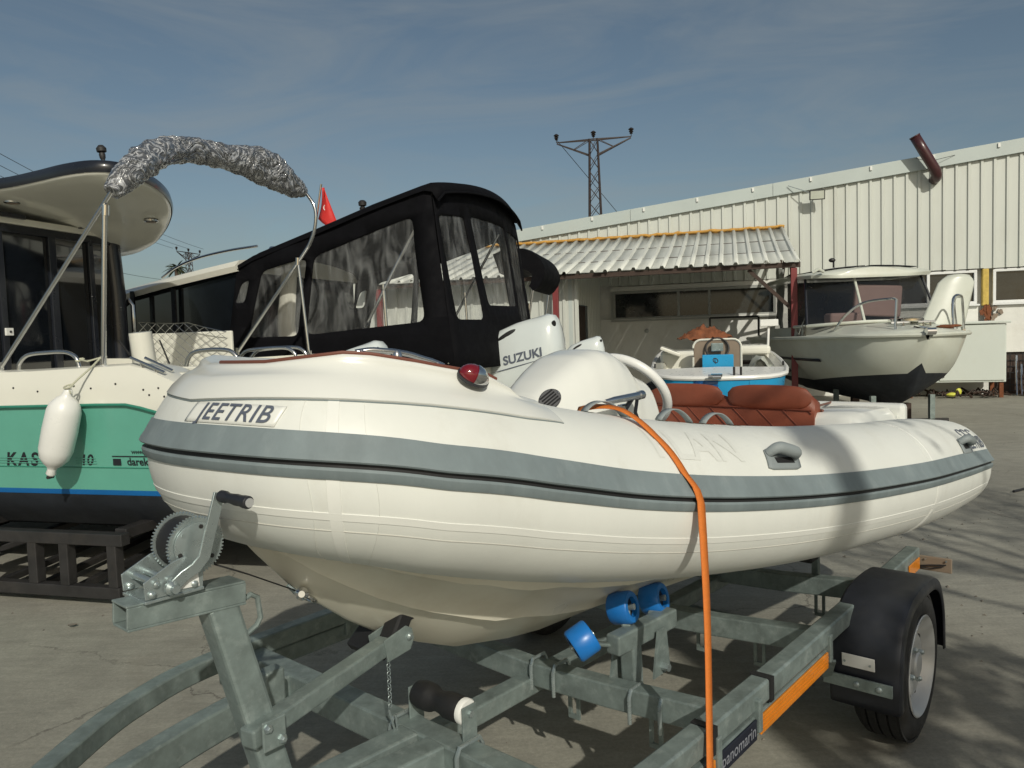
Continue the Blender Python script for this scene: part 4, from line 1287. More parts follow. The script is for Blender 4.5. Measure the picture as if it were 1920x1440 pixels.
# wheels, tyres and mudguards
WXc, WZ, TR_ = .03, .268, .268
def wheel(sg):
    yo = sg * .905; yi = sg * .745
    ym = (yo + yi) / 2; hw = .08
    ax = V(0, sg, 0)
    c = V(WXc, ym, WZ)
    b = MB(); prof = [(.170, -hw + .004), (.185, -hw - .004), (.215, -hw - .008), (.240, -hw - .004), (.256, -hw + .010), (.264, -hw + .022)]
    for k in range(4):
        y0 = -hw + .030 + k * .0345
        prof += [(.268, y0 - .004), (.268, y0 + .012), (.259, y0 + .0135), (.259, y0 + .0185), (.268, y0 + .020)]
    prof += [(.264, hw - .020), (.256, hw - .010), (.240, hw + .004), (.215, hw + .008), (.185, hw + .004), (.170, hw - .004)]
    prof = [q for q in prof]
    b.lathe(prof, c, ax, 56, caps=False); ty = b.build('tyre', 'tyre', tr, smooth=35)
    # sipes on the tread
    for k in range(5):
        pass
    b = MB(); b.lathe([(.168, -hw), (.176, -hw), (.165, -hw + .02), (.150, -.01), (.150, .03), (.164, hw - .016), (.176, hw + .002), (.180, hw + .007), (.176, hw + .010), (.170, hw + .004), (.158, hw - .012), (.146, hw - .038), (.140, hw - .048), (.128, hw - .036), (.105, hw - .018), (.080, hw - .014), (.058, hw - .02), (.046, hw - .022), (.046, hw - .008), (.040, hw - .002), (.001, hw - .001)], c, ax, 48, caps=False)
    rm = b.build('rim', 'rim', tr, smooth=40)
    for k in range(10):
        a = 2 * pi * k / 10
        d = V(cos(a), 0, sin(a))
        b = MB(); b.lathe([(.011, -.004), (.011, .002)], c + d * .117 + ax * (hw - .026), ax, 10); b.build('vent_hole', 'black_rubber', rm)
    for k in range(4):
        a = 2 * pi * k / 4 + .4
        d = V(cos(a), 0, sin(a))
        b = MB(); b.lathe([(.011, -.01), (.011, .008), (.006, .014)], c + d * .066 + ax * (hw - .014), ax, 6); b.build('wheel_nut', 'zinc', rm)
    # mudguard: angular shell over the tyre
    pr = [(-.318, .215), (-.325, .29), (-.315, .40), (-.275, .495), (-.20, .555), (-.11, .582), (.03, .588), (.16, .578), (.255, .535), (.315, .455), (.343, .36), (.35, .24)]
    pr = [(p[0] * .97 + .001, p[1] - .018 * max(0, p[1] - .3) / .3) for p in spline(pr, 3)]
    b = MB(); yin, yout = sg * .705, sg * .925
    rows = []
    for (x, z) in pr:
        d = V(x - WXc, 0, z - WZ).normalized()
        rows.append([V(x, yin, z) - d * .06, V(x, yin, z) - d * .006, V(x, yin + sg * .008, z), V(x, yout - sg * .02, z), V(x, yout - sg * .004, z) - d * .006, V(x, yout, z) - d * .02, V(x, yout, z) - d * .045])
    b.grid(rows); mg = b.build('mudguard', 'blackp', tr, smooth=35, solid=.005)
    b = MB(); b.box((-.322, sg * .80, .375), (.004, .105, .045), Matrix.Rotation(radians(-6 * 1), 3, 'Y')); rf = b.build('front_reflector', 'white_p', mg, smooth=0, bevel=.003)
    for dy in (-.04, .04):
        b = MB(); b.lathe([(.004, 0), (.004, .003)], (-.333, sg * .80 + dy, .375), (-1, 0, 0), 8); b.build('rivet', 'zinc', rf)
    b = MB(); b.box((-.334, sg * .80, .305), (.008, .22, .042)); br = b.build('guard_bracket', 'galv', mg, smooth=0, bevel=.002)
    b = MB(); b.bar((-.334, sg * .70, .305), (-.42, sg * .745, .40), .03, .008); b.build('bracket_arm', 'galv', br, smooth=0)
    for dy in (-.0, .07):
        b = MB(); b.lathe([(.010, 0), (.010, .004), (.006, .007)], (-.338, sg * (.80 + dy), .305), (-1, 0, 0), 8); b.build('bolt', 'zinc', br)
wheel(-1); wheel(1)
# winch post, arm and bow stop
post = tbar('winch_post', (-2.185, -.105, .975), (-2.05, -.125, .42), .062, .066, bevel=.008, up=(1, 0, 0))
hd0, hd1 = V(-2.375, -.105, 1.000), V(-2.135, -.105, .985)
b = MB()
for (dy, dz, w_, h_) in ((0, .0225, .066, .005), (0, -.0225, .066, .005), (-.0305, 0, .005, .040), (.0305, 0, .005, .040)):
    b.bar(hd0 + V(0, dy, dz), hd1 + V(0, dy, dz), w_, h_)
b.build('post_head', 'galv', tr, smooth=0, bevel=.0015)
b = MB(); b.tube([V(-2.145, -.12, .962), V(-2.115, -.12, .972), V(-2.100, -.12, .962), V(-2.095, -.12, .917), V(-2.105, -.12, .902), V(-2.15, -.12, .882)], .006, 8); b.build('lifting_loop', 'galv', tr)
arm0, arm1 = V(-2.165, -.162, .690), V(-1.72, -.072, .722)
tbar('bow_stop_arm', arm0, arm1, .042, .042, bevel=.005)
b = MB(); b.box((-2.118, -.188, .692), (.055, .006, .065)); cl = b.build('clamp_plate', 'galv', tr, smooth=0, bevel=.003)
for dx, dz in ((-.02, .022), (.02, -.02)):
    b = MB(); b.lathe([(.010, 0), (.010, .006), (.005, .012)], (-2.118 + dx * .8, -.191, .692 + dz * .8), (0, -1, 0), 6); b.build('bolt', 'zinc', cl)
for yy in (-.102, -.042):
    b = MB(); b.prism([(-.045, -.03), (.03, -.034), (.048, -.01), (.046, .018), (.03, .032), (-.045, .028)], (-1.70, yy, .726), (1, 0, .18), (-.18, 0, 1), (0, .005, 0)); pl = b.build('stop_cheek', 'galv', tr, smooth=0, bevel=.0015)
    b = MB(); b.lathe([(.010, 0), (.010, .005), (.005, .009)], (-1.668, yy, .734), (0, -1, 0), 8); b.build('bolt', 'zinc', pl)
b = MB()
e1 = V(.55, 0, .83)
b.prism([(-.030, -.03), (.085, -.034), (.09, .0), (.062, .03), (.05, .012), (-.028, .02)], (-1.690, -.098, .735), e1, V(.83, 0, -.55), (0, .05, 0))
b.build('bow_stop', 'black_rubber', tr, smooth=0, bevel=.006)
b = MB(); b.box((-1.70, -.0, .715), (.09, .14, .03), Matrix.Rotation(radians(-40), 3, 'Y')); b.build('bow_stop', 'black_rubber', tr, smooth=0, bevel=.008)
# safety pin on a chain
b = MB()
for k in range(12):
    cc = V(-1.73, -.09, .685 - k * .0105)
    b.tube(arcpts(cc, .0055, 0, 2 * pi, 8, (1, 0, 0) if k % 2 else (0, 1, 0), (0, 0, 1)), .0012, 5)
b.build('pin_chain', 'zinc', tr)
b = MB(); b.tube([V(-1.735, -.09, .56), V(-1.72, -.092, .50), V(-1.712, -.092, .495), V(-1.715, -.092, .54)], .003, 6); b.build('safety_pin', 'zinc', tr)
tbar('stop_bracket', (-1.83, .30, .50), (-1.83, .30, .60), .05, .06); tbar('handle_bracket', (-1.9, .40, .56), (-1.8, .52, .57), .03, .03)
# hand winch on top
gz = 1.107; gx = -2.262; gyo = -.105
b = MB()
def gear(y0, th, R0, teeth=52):
    pts = []
    for k in range(teeth * 4):
        a = 2 * pi * k / (teeth * 4)
        pts.append(((R0 if (k % 4) in (0, 1) else R0 - .0042) * cos(a), (R0 if (k % 4) in (0, 1) else R0 - .0042) * sin(a)))
    b = MB(); b.prism(pts, (gx + .028, y0 + gyo, gz), (1, 0, 0), (0, 0, 1), (0, th, 0)); return b
wf = gear(-.030, .007, .058).build('winch_gear', 'zinc', tr, smooth=0)
b = MB(); b.lathe([(.012, -.004), (.030, -.006), (.046, -.003), (.046, .0)], (gx + .028, -.032 + gyo, gz), (0, 1, 0), 26); b.build('gear_boss', 'zinc', wf)
for k in range(6):
    a = 2 * pi * k / 6 + .3
    b = MB(); b.lathe([(.0045, 0), (.0045, .004)], (gx + .028 + .038 * cos(a), -.034 + gyo, gz + .038 * sin(a)), (0, -1, 0), 8); b.build('rivet', 'stand' if k % 2 else 'zinc', wf)
gear(.036, .006, .058).build('winch_gear', 'zinc', tr, smooth=0)
b = MB(); b.lathe([(.051, -.022), (.051, .034)], (gx + .028, gyo, gz), (0, 1, 0), 26); b.build('winch_drum', 'black_rubber', tr)
for y0 in (-.044, .052):
    b = MB(); b.prism([(-.082, -.078), (.03, -.082), (.034, -.035), (-.002, -.012), (-.028, -.018), (-.07, -.038), (-.084, -.045)], (gx, y0 + gyo, gz), (1, 0, 0), (0, 0, 1), (0, .004, 0))
    wp_ = b.build('winch_plate', 'zinc', tr, smooth=0, bevel=.001)
    for dx, dz in ((-.062, -.052), (.012, -.07), (-.07, -.07)):
        b = MB(); b.lathe([(.007, 0), (.007, .005), (.003, .008)], (gx + dx, y0 + gyo, gz + dz), (0, -1, 0), 10); b.build('bolt', 'zinc', wp_)
b = MB(); b.box((gx - .026, .004 + gyo, gz - .083), (.115, .10, .006)); b.build('winch_base', 'zinc', tr, smooth=0, bevel=.001)
b = MB(); b.prism([(-.03, -.02), (.022, -.024), (.020, .012), (-.02, .004)], (gx, -.0455 + gyo, gz - .052), (1, 0, 0), (0, 0, 1), (0, -.001, 0)); b.build('sticker', 'white_p', tr, smooth=0)
for dx in (-.062, -.036):
    b = MB(); b.tube([V(gx + dx, -.05 + gyo, gz - .05), V(gx + dx, .055 + gyo, gz - .05)], .007, 10); b.build('spacer', 'zinc', tr)
b = MB()
cp = [V(gx - .022, -.056, gz - .062), V(gx - .012, -.058, gz - .045), V(gx + .012, -.066, gz - .030), V(gx + .022, -.072, gz - .018), V(gx + .034, -.078, gz + .050), V(gx + .050, -.084, gz + .108)]
cp = [V(gx - .036, -.054 + gyo, gz - .064), V(gx - .012, -.056 + gyo, gz - .046), V(gx + .010, -.062 + gyo, gz - .034), V(gx + .024, -.068 + gyo, gz - .016), V(gx + .040, -.074 + gyo, gz + .045), V(gx + .056, -.080 + gyo, gz + .106)]
b.sweep(cp, [(-.0115, -.0025), (.0115, -.0025), (.0115, .0025), (-.0115, .0025)], up=(0, 1, 0)); crk = b.build('crank', 'zinc', tr, smooth=30, bevel=.001)
b = MB(); b.lathe([(.014, .004), (.014, -.004), (.008, -.010), (.008, -.018)], cp[0], (0, 1, 0), 12); b.build('crank_nut', 'zinc', crk)
b = MB(); gp = V(gx + .055, -.084 + gyo, gz + .100)
b.lathe([(.008, 0), (.012, .004), (.012, .018), (.0095, .024), (.010, .036), (.0115, .05), (.011, .066), (.0125, .074), (.0125, .086), (.010, .088)], gp, V(.12, -1, -.06), 16); grp = b.build('crank_grip', 'blackp', crk)
b = MB(); b.lathe([(.009, .0), (.009, .002)], gp + V(.12, -1, -.06).normalized() * .0885, V(.12, -1, -.06), 14); b.build('grip_end', 'rim', grp)
b = MB(); b.grid([[V(gx + .04, y + gyo, gz - .035), V(-2.09, y * .9 - .06, 1.0), V(-1.94, y * .8, .912)] for y in (-.02, .02)]); b.build('winch_strap', 'black_rubber', tr, solid=.003)
b = MB(); b.tube([V(-1.95, 0, .925), V(-1.935, -.01, .905), V(-1.915, 0, .89)], .006, 8); b.build('snap_hook', 'zinc', tr)

# ================================================================== TURQUOISE CABIN BOAT (local x aft, y away)
from mathutils.geometry import delaunay_2d_cdt
def holed(name, outer, holes, fn, m, parent, solid=.004, sub=.12, smooth=60):
    """sheet with openings: outer and hole polygons in 2D, fn maps to 3D"""
    def dens(poly):
        out = []
        for i in range(len(poly)):
            p, q = Vector(poly[i]), Vector(poly[(i + 1) % len(poly)])
            n_ = max(1, int((q - p).length / sub))
            out += [p.lerp(q, k / n_) for k in range(n_)]
        return out
    vs, fs = [], []
    for poly in [outer] + holes:
        d = dens(poly); fs.append(list(range(len(vs), len(vs) + len(d)))); vs += d
    base = len(vs)
    def inside(p, poly):
        c = False; n_ = len(poly)
        for i in range(n_):
            a, b_ = poly[i], poly[i - 1]
            if (a[1] > p[1]) != (b_[1] > p[1]) and p[0] < (b_[0] - a[0]) * (p[1] - a[1]) / (b_[1] - a[1]) + a[0]: c = not c
        return c
    x0, x1 = min(p[0] for p in outer), max(p[0] for p in outer); y0, y1 = min(p[1] for p in outer), max(p[1] for p in outer)
    gx = x0 + sub
    while gx < x1:
        gy = y0 + sub
        while gy < y1:
            if inside((gx, gy), outer) and not any(inside((gx, gy), h) for h in holes): vs.append(Vector((gx, gy)))
            gy += sub
        gx += sub
    eds = []
    for f in fs: eds += [(f[k], f[(k + 1) % len(f)]) for k in range(len(f))]
    r = delaunay_2d_cdt(vs, eds, [], 0, 1e-5)
    b = MB(); V3 = b.verts([fn(p[0], p[1]) for p in r[0]])
    for f in r[2]:
        cx = sum(r[0][i][0] for i in f) / len(f); cy = sum(r[0][i][1] for i in f) / len(f)
        if inside((cx, cy), outer) and not any(inside((cx, cy), h) for h in holes): b.face([V3[i] for i in f])
    return b.build(name, m, parent, smooth=smooth, solid=solid)
def round_poly(pts, r=.05, n=4):
    out = []; N = len(pts)
    for i in range(N):
        p, a, c = Vector(pts[i]), Vector(pts[i - 1]), Vector(pts[(i + 1) % N])
        d1, d2 = (a - p).normalized(), (c - p).normalized()
        s, e = p + d1 * r, p + d2 * r
        for k in range(n + 1):
            t = k / n
            q = s * (1 - t) ** 2 + p * 2 * t * (1 - t) + e * t * t
            out.append((q.x, q.y))
    return out
def fillpoly(name, poly, fn, m, parent, solid=0, sub=.12): return holed(name, poly, [], fn, m, parent, solid, sub)

gb = thing('cabin_boat', 'turquoise cabin boat with tinted glass wheelhouse on a black steel stand', 'boat', (-2.2, 4.40, 0), radians(-15))
def gy(z, x):      # near hull side: flare with height, a little rounding aft and forward
    base = lerp(z, [.40, .55, .66, .9, 1.16, 1.30, 1.40], [.30, .13, .085, .045, 0, .015, .05])
    return base + .10 * max(0, -x - 2.2) ** 1.5 + .03 * max(0, x - .3)
def gz_rail(x): return 1.172 + .010 * (x + .9) if x < 0 else 1.178 - .0 if x < .03 else 1.178 - .26 * (x - .03)
def gz_gun(x): return lerp(x, [-4, -.9, .04, .4, .62, .8], [1.46, 1.374, 1.402, 1.275, 1.20, 1.18])
GX = [-4.2, -3.6, -3.0, -2.6, -2.2, -1.8, -1.4, -1.0, -.7, -.4, -.2, 0, .1, .2, .3, .4, .5, .62]
BEAM = 2.6
def hull_strip(name, m, zlo, zhi, out=0.0, n=6, far=True, parent=gb):
    b = MB()
    for side in ((0, 1) if far else (0,)):
        rows = []
        for x in GX:
            z0 = zlo(x) if callable(zlo) else zlo; z1 = zhi(x) if callable(zhi) else zhi
            r_ = []
            for k in range(n + 1):
                z = z0 + (z1 - z0) * k / n
                y = gy(z, x) - out
                if side: y = BEAM - y
                r_.append(V(x, y, z))
            rows.append(r_)
        b.grid(rows)
    z0 = zlo(.62) if callable(zlo) else zlo; z1 = zhi(.62) if callable(zhi) else zhi
    b.grid([[V(.62, gy(z0, .62), z0), V(.62, gy(z1, .62), z1)], [V(.62, BEAM - gy(z0, .62), z0), V(.62, BEAM - gy(z1, .62), z1)]])
    return b.build(name, m, parent, smooth=40)
hull_strip('topside', 'green_hull', .662, lambda x: gz_rail(x), n=8)
hull_strip('waterline_stripe', 'blue_line', .632, .664, .0015, 2)
hull_strip('antifouling', 'antifoul', .40, .634, .0, 4)
b = MB(); rows = []
for x in GX: rows.append([V(x, gy(.40, x), .40), V(x, BEAM * .28, .33), V(x, BEAM / 2, .27), V(x, BEAM * .72, .33), V(x, BEAM - gy(.4, x), .40)])
b.grid(rows); b.build('bottom', 'antifoul', gb, smooth=30)
hull_strip('sheer_band', 'cream', lambda x: gz_rail(x) - .004, gz_gun, .012, 5)
b = MB(); b.tube([V(x, gy(gz_rail(x), x) - .012, gz_rail(x)) for x in GX], .009, 8); b.build('rub_rail', 'green_dark', gb)
b = MB(); b.tube([V(x, gy(.80, x) - .001, .802) for x in GX], .0035, 6); b.build('pinstripe', 'green_dark', gb)
# side deck and cockpit coaming
b = MB(); rows = []
for x in GX:
    z = gz_gun(x)
    rows.append([V(x, gy(z, x) - .012, z), V(x, .07, z + .012), V(x, .16, z + .012), V(x, .34, z + .0), V(x, .36, z - .05), V(x, .37, 1.02)])
b.grid(rows); b.build('side_deck', 'cream', gb, smooth=35)
b = MB(); b.box((-1.1, BEAM / 2, 1.0), (3.4, 2.0, .04)); b.build('cockpit_floor', 'cream', gb, smooth=0)
b = MB(); b.grid([[V(x, BEAM - .05, gz_gun(min(x, 0))), V(x, BEAM - .34, gz_gun(min(x, 0))), V(x, BEAM - .36, 1.02)] for x in GX]); b.build('side_deck', 'cream', gb, smooth=35)
for (xx, z) in ((-.80, 1.285), (-.62, 1.262), (-.36, 1.290), (-.24, 1.275), (-.07, 1.298), (.12, 1.262), (.16, 1.232), (.26, 1.222), (.22, 1.27)):
    b = MB(); b.lathe([(.006, 0), (.006, .003), (.003, .004)], (xx, gy(z, xx) - .0125, z), (0, -1, 0), 8); b.build('press_stud', 'stand', gb)
# wheelhouse: its glazed aft bulkhead runs across the boat under the roof overhang
AX = -2.2
WALL = [(-4.6, .95), (-3.0, .62), (AX - .05, .55), (AX, .62), (AX, 2.42), (AX - .03, 2.50), (AX - .12, 2.53), (-3.2, 2.5), (-4.6, 2.1)]
b = MB(); b.grid([[V(x, y, 1.0 + 1.52 * j / 4) for j in range(5)] for x, y in WALL + [WALL[0]]]); b.build('wheelhouse_glass', 'tint', gb, smooth=30)
for yy in (.66, 1.22, 1.72, 2.14):
    b = MB(); b.box((AX + .012, yy, 1.76), (.03, .055 if yy != 1.72 else .075, 1.48)); b.build('window_pillar', 'dark_trim', gb, smooth=0, bevel=.006)
b = MB(); b.tube([V(AX + .0, 2.45, 1.0), V(AX + .0, 2.45, 2.0), V(AX - .02, 2.43, 2.56)], .075, 14); b.build('aft_pillar', 'dark_trim', gb)
for z in (1.04, 2.485):
    b = MB(); b.box((AX + .012, 1.5, z), (.035, 1.8, .06)); b.build('window_rail', 'dark_trim', gb, smooth=0, bevel=.006)
b = MB(); b.box((AX + .03, 1.24, 1.66), (.02, .07, .06)); lt = b.build('latch', 'white_p', gb, smooth=0, bevel=.004)
b = MB(); b.lathe([(.010, 0), (.010, .004)], (AX + .041, 1.245, 1.66), (1, 0, 0), 8); b.build('keyhole', 'stand', lt)
b = MB(); b.tube([V(AX + .06, 2.52, 1.96), V(AX + .11, 2.52, 1.90), V(AX + .11, 2.52, 1.66), V(AX + .06, 2.52, 1.58)], .016, 8); b.build('grab_rail', 'steel', gb)
# moulded roof with rounded overhang
RIM = [(-5.2, 1.0, 2.70), (-3.6, .98, 2.70), (-2.6, 1.02, 2.70), (-1.89, .985, 2.70), (-1.48, .90, 2.70), (-1.11, .80, 2.70), (-.86, .785, 2.70), (-.735, .88, 2.698), (-.735, 1.06, 2.695), (-.80, 1.29, 2.688), (-.90, 1.53, 2.676), (-1.04, 1.78, 2.655), (-1.22, 2.02, 2.625), (-1.44, 2.26, 2.59), (-1.68, 2.47, 2.535), (-1.95, 2.64, 2.47), (-2.4, 2.80, 2.42), (-3.4, 2.85, 2.42), (-5.2, 2.7, 2.42)]
rim = [Vector(p) for p in spline(RIM, 4)]
spine = [V(-5.2, 1.85, 2.66), V(-2.0, 1.80, 2.60)]
def toward(p):
    x = min(p.x, -2.0)
    return V(x, 1.80, 2.61)
b = MB(); rows = []; rows2 = []
for p in rim:
    c_ = toward(p); d = (c_ - p); d.z = 0; d.normalize()
    rows.append([p + V(0, 0, .055), p + V(0, 0, .02) - d * .008, p - V(0, 0, .004), p + d * .03 - V(0, 0, .016), p.lerp(c_, .15) + V(0, 0, -.022), p.lerp(c_, .35) + V(0, 0, -.025), p.lerp(c_, .6) + V(0, 0, -.015), c_])
    rows2.append([p - d * .012 + V(0, 0, .008), p - d * .024 + V(0, 0, .04), p - d * .012 + V(0, 0, .085), p + d * .02 + V(0, 0, .095), p.lerp(c_, .3) + V(0, 0, .12), p.lerp(c_, .7) + V(0, 0, .14), c_ + V(0, 0, .16)])
b.grid(rows, close_u=True); roof = b.build('roof_underside', 'cream', gb, smooth=70)
b = MB(); b.grid(rows2, close_u=True); b.build('roof_rim', 'dark_trim', gb, smooth=70)
for (x, y, z) in ((-1.42, 1.32, 2.655), (-1.42, 2.02, 2.585), (-2.0, 1.2, 2.66)):
    b = MB(); b.lathe([(.060, .006), (.060, -.008), (.048, -.014)], (x, y, z), (0, 0, 1), 20); dl = b.build('downlight', 'steel', roof)
    b = MB(); b.lathe([(.046, -.010), (.040, -.016)], (x, y, z), (0, 0, 1), 18); b.build('lamp_lens', 'taupe', dl)
b = MB(); b.box((AX + .03, 1.52, 2.545), (.05, 1.9, .055)); hdr = b.build('header', 'cream', gb, smooth=0, bevel=.010)
for y0, y1 in ((.62, 1.42), (1.98, 2.28)):
    b = MB(); b.box((AX + .06, (y0 + y1) / 2, 2.578), (.05, y1 - y0, .035)); b.build('blind_slot', 'dark_trim', hdr, smooth=0)
b = MB(); b.tube([V(-1.40, 1.55, 2.72), V(-1.45, 1.55, 3.02)], .013, 8); b.lathe([(.013, 0), (.022, .02), (.024, .05), (.018, .06), (.036, .068), (.038, .095), (.02, .118), (.001, .12)], (-1.45, 1.55, 3.0), (-.12, 0, 1), 14); an = b.build('antenna', 'stand', gb)
# white column behind the wheelhouse
b = MB(); b.sweep([V(-.37, .62, 1.0), V(-.37, .60, 1.40), V(-.375, .58, 1.60)], [(.075 * cos(a), .07 * sin(a)) for a in [2 * pi * k / 16 for k in range(16)]]); b.build('column', 'cream', gb)
# stainless hoops, cleat, rails
def hoop(name, pts, r=.0125): b = MB(); b.tube(spline(pts, 6), r, 10); return b.build(name, 'steel', gb)
hoop('hoop_rail', [(-.06, .6, 1.20), (-.055, .6, 1.36), (-.02, .6, 1.44), (.06, .6, 1.468), (.22, .6, 1.470), (.30, .6, 1.445), (.345, .6, 1.36), (.357, .6, 1.22)], .0135)
hoop('hoop_rail', [(.05, 1.0, 1.25), (.06, 1.0, 1.38), (.11, 1.0, 1.445), (.2, 1.0, 1.462), (.40, 1.0, 1.468), (.47, 1.0, 1.45), (.505, 1.0, 1.40), (.515, 1.0, 1.27)], .012)
hoop('hoop_rail', [(.05, 1.14, 1.25), (.06, 1.14, 1.38), (.11, 1.14, 1.445), (.2, 1.14, 1.462), (.40, 1.14, 1.468), (.47, 1.14, 1.45), (.505, 1.14, 1.40), (.515, 1.14, 1.27)], .012)
hoop('gunwale_rail', [(-.885, .12, 1.37), (-.87, .12, 1.43), (-.80, .12, 1.478), (-.65, .12, 1.490), (-.52, .12, 1.488), (-.45, .12, 1.455), (-.425, .12, 1.39)], .0125)
b = MB(); b.tube([V(.02, .03, 1.445), V(.245, .03, 1.355)], .009, 10); b.tube([V(.05, .11, 1.44), V(.235, .11, 1.36)], .009, 10)
for t in (.3, .72): b.tube([V(.02, .03, 1.445).lerp(V(.245, .03, 1.355), t), V(.03, .05, 1.40).lerp(V(.24, .05, 1.315), t)], .010, 8)
b.build('mooring_cleat', 'steel', gb)
b = MB(); b.box((.42, .95, 1.18), (.5, 1.6, .34)); b.build('aft_coaming', 'cream', gb, smooth=0, bevel=.03, bseg=3)
b = MB(); b.box((.1, .56, 1.22), (.35, .04, .30)); b.build('coaming_side', 'cream', gb, smooth=0, bevel=.01)
# safety net in front of a white stern panel
b = MB(); b.box((-.80, 1.64, 1.40), (.76, .03, .42)); b.build('stern_panel', 'cream', gb, smooth=0, bevel=.01)
b = MB()
def netp(u, v): return V(-1.22 + .8 * u, 1.56 - .03 * sin(pi * u), 1.33 + (.37 - .10 * max(0, u - .6) / .4) * v - .02 * sin(pi * u) * v)
N_ = 9
for i in range(-5, N_ + 1):
    for sg in (1, -1):
        pts = []
        for k in range(11):
            v = k / 10; u = (i + (v if sg > 0 else 1 - v) * 5) / N_
            if 0 <= u <= 1: pts.append(netp(u, v))
        if len(pts) > 1: b.tube(pts, .0022, 4)
b.tube([netp(k / 20, 1) for k in range(21)], .004, 5)
b.build('safety_net', 'steel', gb)
b = MB(); b.tube([V(-1.1, 1.2, 1.56), V(-.65, .9, 1.33), V(-.3, .7, 1.27)], .007, 6); b.tube([V(-.9, 1.4, 1.55), V(-.4, .9, 1.33)], .006, 6); b.build('fishing_rod', 'stand', gb)
# lettering on the topside
def on_hull(x0, z0): return lambda x, y: V(x0 + x, gy(z0 + y, x0 + x) - .0025, z0 + y)
lettering('lettering', 'KAS', .115, on_hull(-.84, .845), 'dark_trim', gb, shear=.3, bold=.003, space=1.3)
lettering('lettering', '10', .092, on_hull(-.36, .845), 'dark_trim', gb, shear=.3, bold=.002)
for z in (.826, .842, .858):
    b = MB(); b.box((-.84, gy(z, -.84) - .0045, z), (.40, .002, .003)); b.build('letter_slit', 'green_hull', gb, smooth=0)
    b = MB(); b.box((-.36, gy(z, -.36) - .0045, z), (.15, .002, .0025)); b.build('letter_slit', 'green_hull', gb, smooth=0)
lettering('web_lettering', 'www.panomarin', .042, on_hull(.085, .900), 'dark_trim', gb, bold=.0005, space=.8)
lettering('maker_lettering', 'darekon', .064, on_hull(.035, .838), 'dark_trim', gb, bold=.0015)
b = MB(); b.box((-.14, gy(.84, -.1) - .003, .838), (.055, .002, .038)); b.box((.0, gy(.87, 0) - .003, .872), (.335, .002, .006)); b.build('maker_mark', 'dark_trim', gb, smooth=0)
# folded bimini wrapped in plastic film, with its stainless frame
cov = [(-.10, .10, 2.40), (-.066, .25, 2.55), (-.14, .50, 2.69), (-.20, .80, 2.80), (-.20, 1.1, 2.855), (-.18, 1.45, 2.865), (-.14, 1.75, 2.835), (-.10, 2.05, 2.79), (-.06, 2.22, 2.75)]
cp_ = spline(cov, 20)
b = MB(); rows = []; n_ = len(cp_)
for i, p in enumerate(cp_):
    p = Vector(p); t = (Vector(cp_[min(i + 1, n_ - 1)]) - Vector(cp_[max(i - 1, 0)])).normalized()
    e = t.cross(V(1, 0, 0)).normalized(); f = t.cross(e)
    u = i / (n_ - 1)
    r0 = lerp(u, [0, .06, .2, .5, .68, .8, .92, 1], [.045, .075, .092, .085, .095, .105, .082, .04])
    row = []
    for k in range(44):
        a = 2 * pi * k / 44
        w_ = r0 * (1 + .16 * noise.noise(V(i * .2, cos(a) * 1.8, sin(a) * 1.8)) + .13 * noise.noise(V(i * .55 + 30, cos(a) * 4, sin(a) * 4)))
        if .6 < u < .88: w_ += .075 * max(0, cos(a - pi)) * sin(pi * (u - .6) / .28)
        row.append(p + (e * cos(a) + f * sin(a)) * w_)
    rows.append(row)
R = b.grid(rows, close_v=True); b.face(R[0]); b.face(R[-1])
bim = b.build('bimini_cover', 'film', gb, smooth=60)
def pole(pts, r=.0125): b = MB(); b.tube(pts, r, 10); return b.build('bimini_pole', 'steel', bim)
pole([V(-1.0, .10, 1.40), V(-.10, .10, 2.40)])
pole([V(-.235, .10, 1.40), V(-.155, .10, 2.30)], .015)
pole(spline([(-.77, 2.2, 1.43), (-.133, 2.2, 2.18), (.0, 2.2, 2.36), (.045, 2.2, 2.52), (.035, 2.2, 2.63), (-.02, 2.2, 2.72), (-.07, 2.2, 2.77)], 6), .014)
pole([V(-.076, 2.2, 1.39), V(-.14, 2.2, 2.18)], .013)
for p in (V(-.15, .10, 2.30), V(-.14, 2.2, 2.18), V(-.235, .10, 1.43), V(-1.0, .10, 1.41), V(-.77, 2.2, 1.44), V(-.076, 2.2, 1.40)):
    b = MB(); b.lathe([(.02, -.03), (.02, .03)], p, (.1, 0, 1), 10); b.build('pole_joint', 'chrome', bim)

# fender hanging on the turquoise topside
fd = thing('boat_fender', 'long white inflatable fender roped to the turquoise hull', 'fender', (-2.2, 4.40, 0), radians(-15))
ft, fb_ = V(-.285, -.112, 1.285), V(-.455, -.118, .765)
ax = fb_ - ft; L_ = ax.length
b = MB(); b.lathe([(.014, 0), (.022, .012), (.026, .03), (.03, .045), (.054, .065), (.080, .10), (.090, .14), (.093, .25), (.090, .37), (.078, .42), (.052, .455), (.03, .475), (.024, .49), (.028, .515), (.018, .528), (.004, .53)], ft, ax, 28); b.build('body', 'white_p', fd, smooth=60)
b = MB(); b.tube([ft + V(0, 0, .0), V(-.265, -.06, 1.335), V(-.24, .02, 1.40), V(-.235, .09, 1.455), V(-.22, .11, 1.45)], .006, 8)
b.tube(arcpts((-.42, .12, 1.44), .022, 0, 2 * pi, 14, (1, 0, 0), (0, 1, .3)), .005, 6); b.tube([V(-.4, .10, 1.44), V(-.30, .05, 1.43), V(-.24, .09, 1.45)], .005, 6)
b.tube(arcpts(ft + V(.0, 0, .01), .024, 0, 4 * pi, 24, (1, 0, 0), (0, 1, .4)), .005, 6); b.tube([ft, ft + V(.03, -.02, -.03)], .004, 6)
b.build('rope', 'rope', fd)
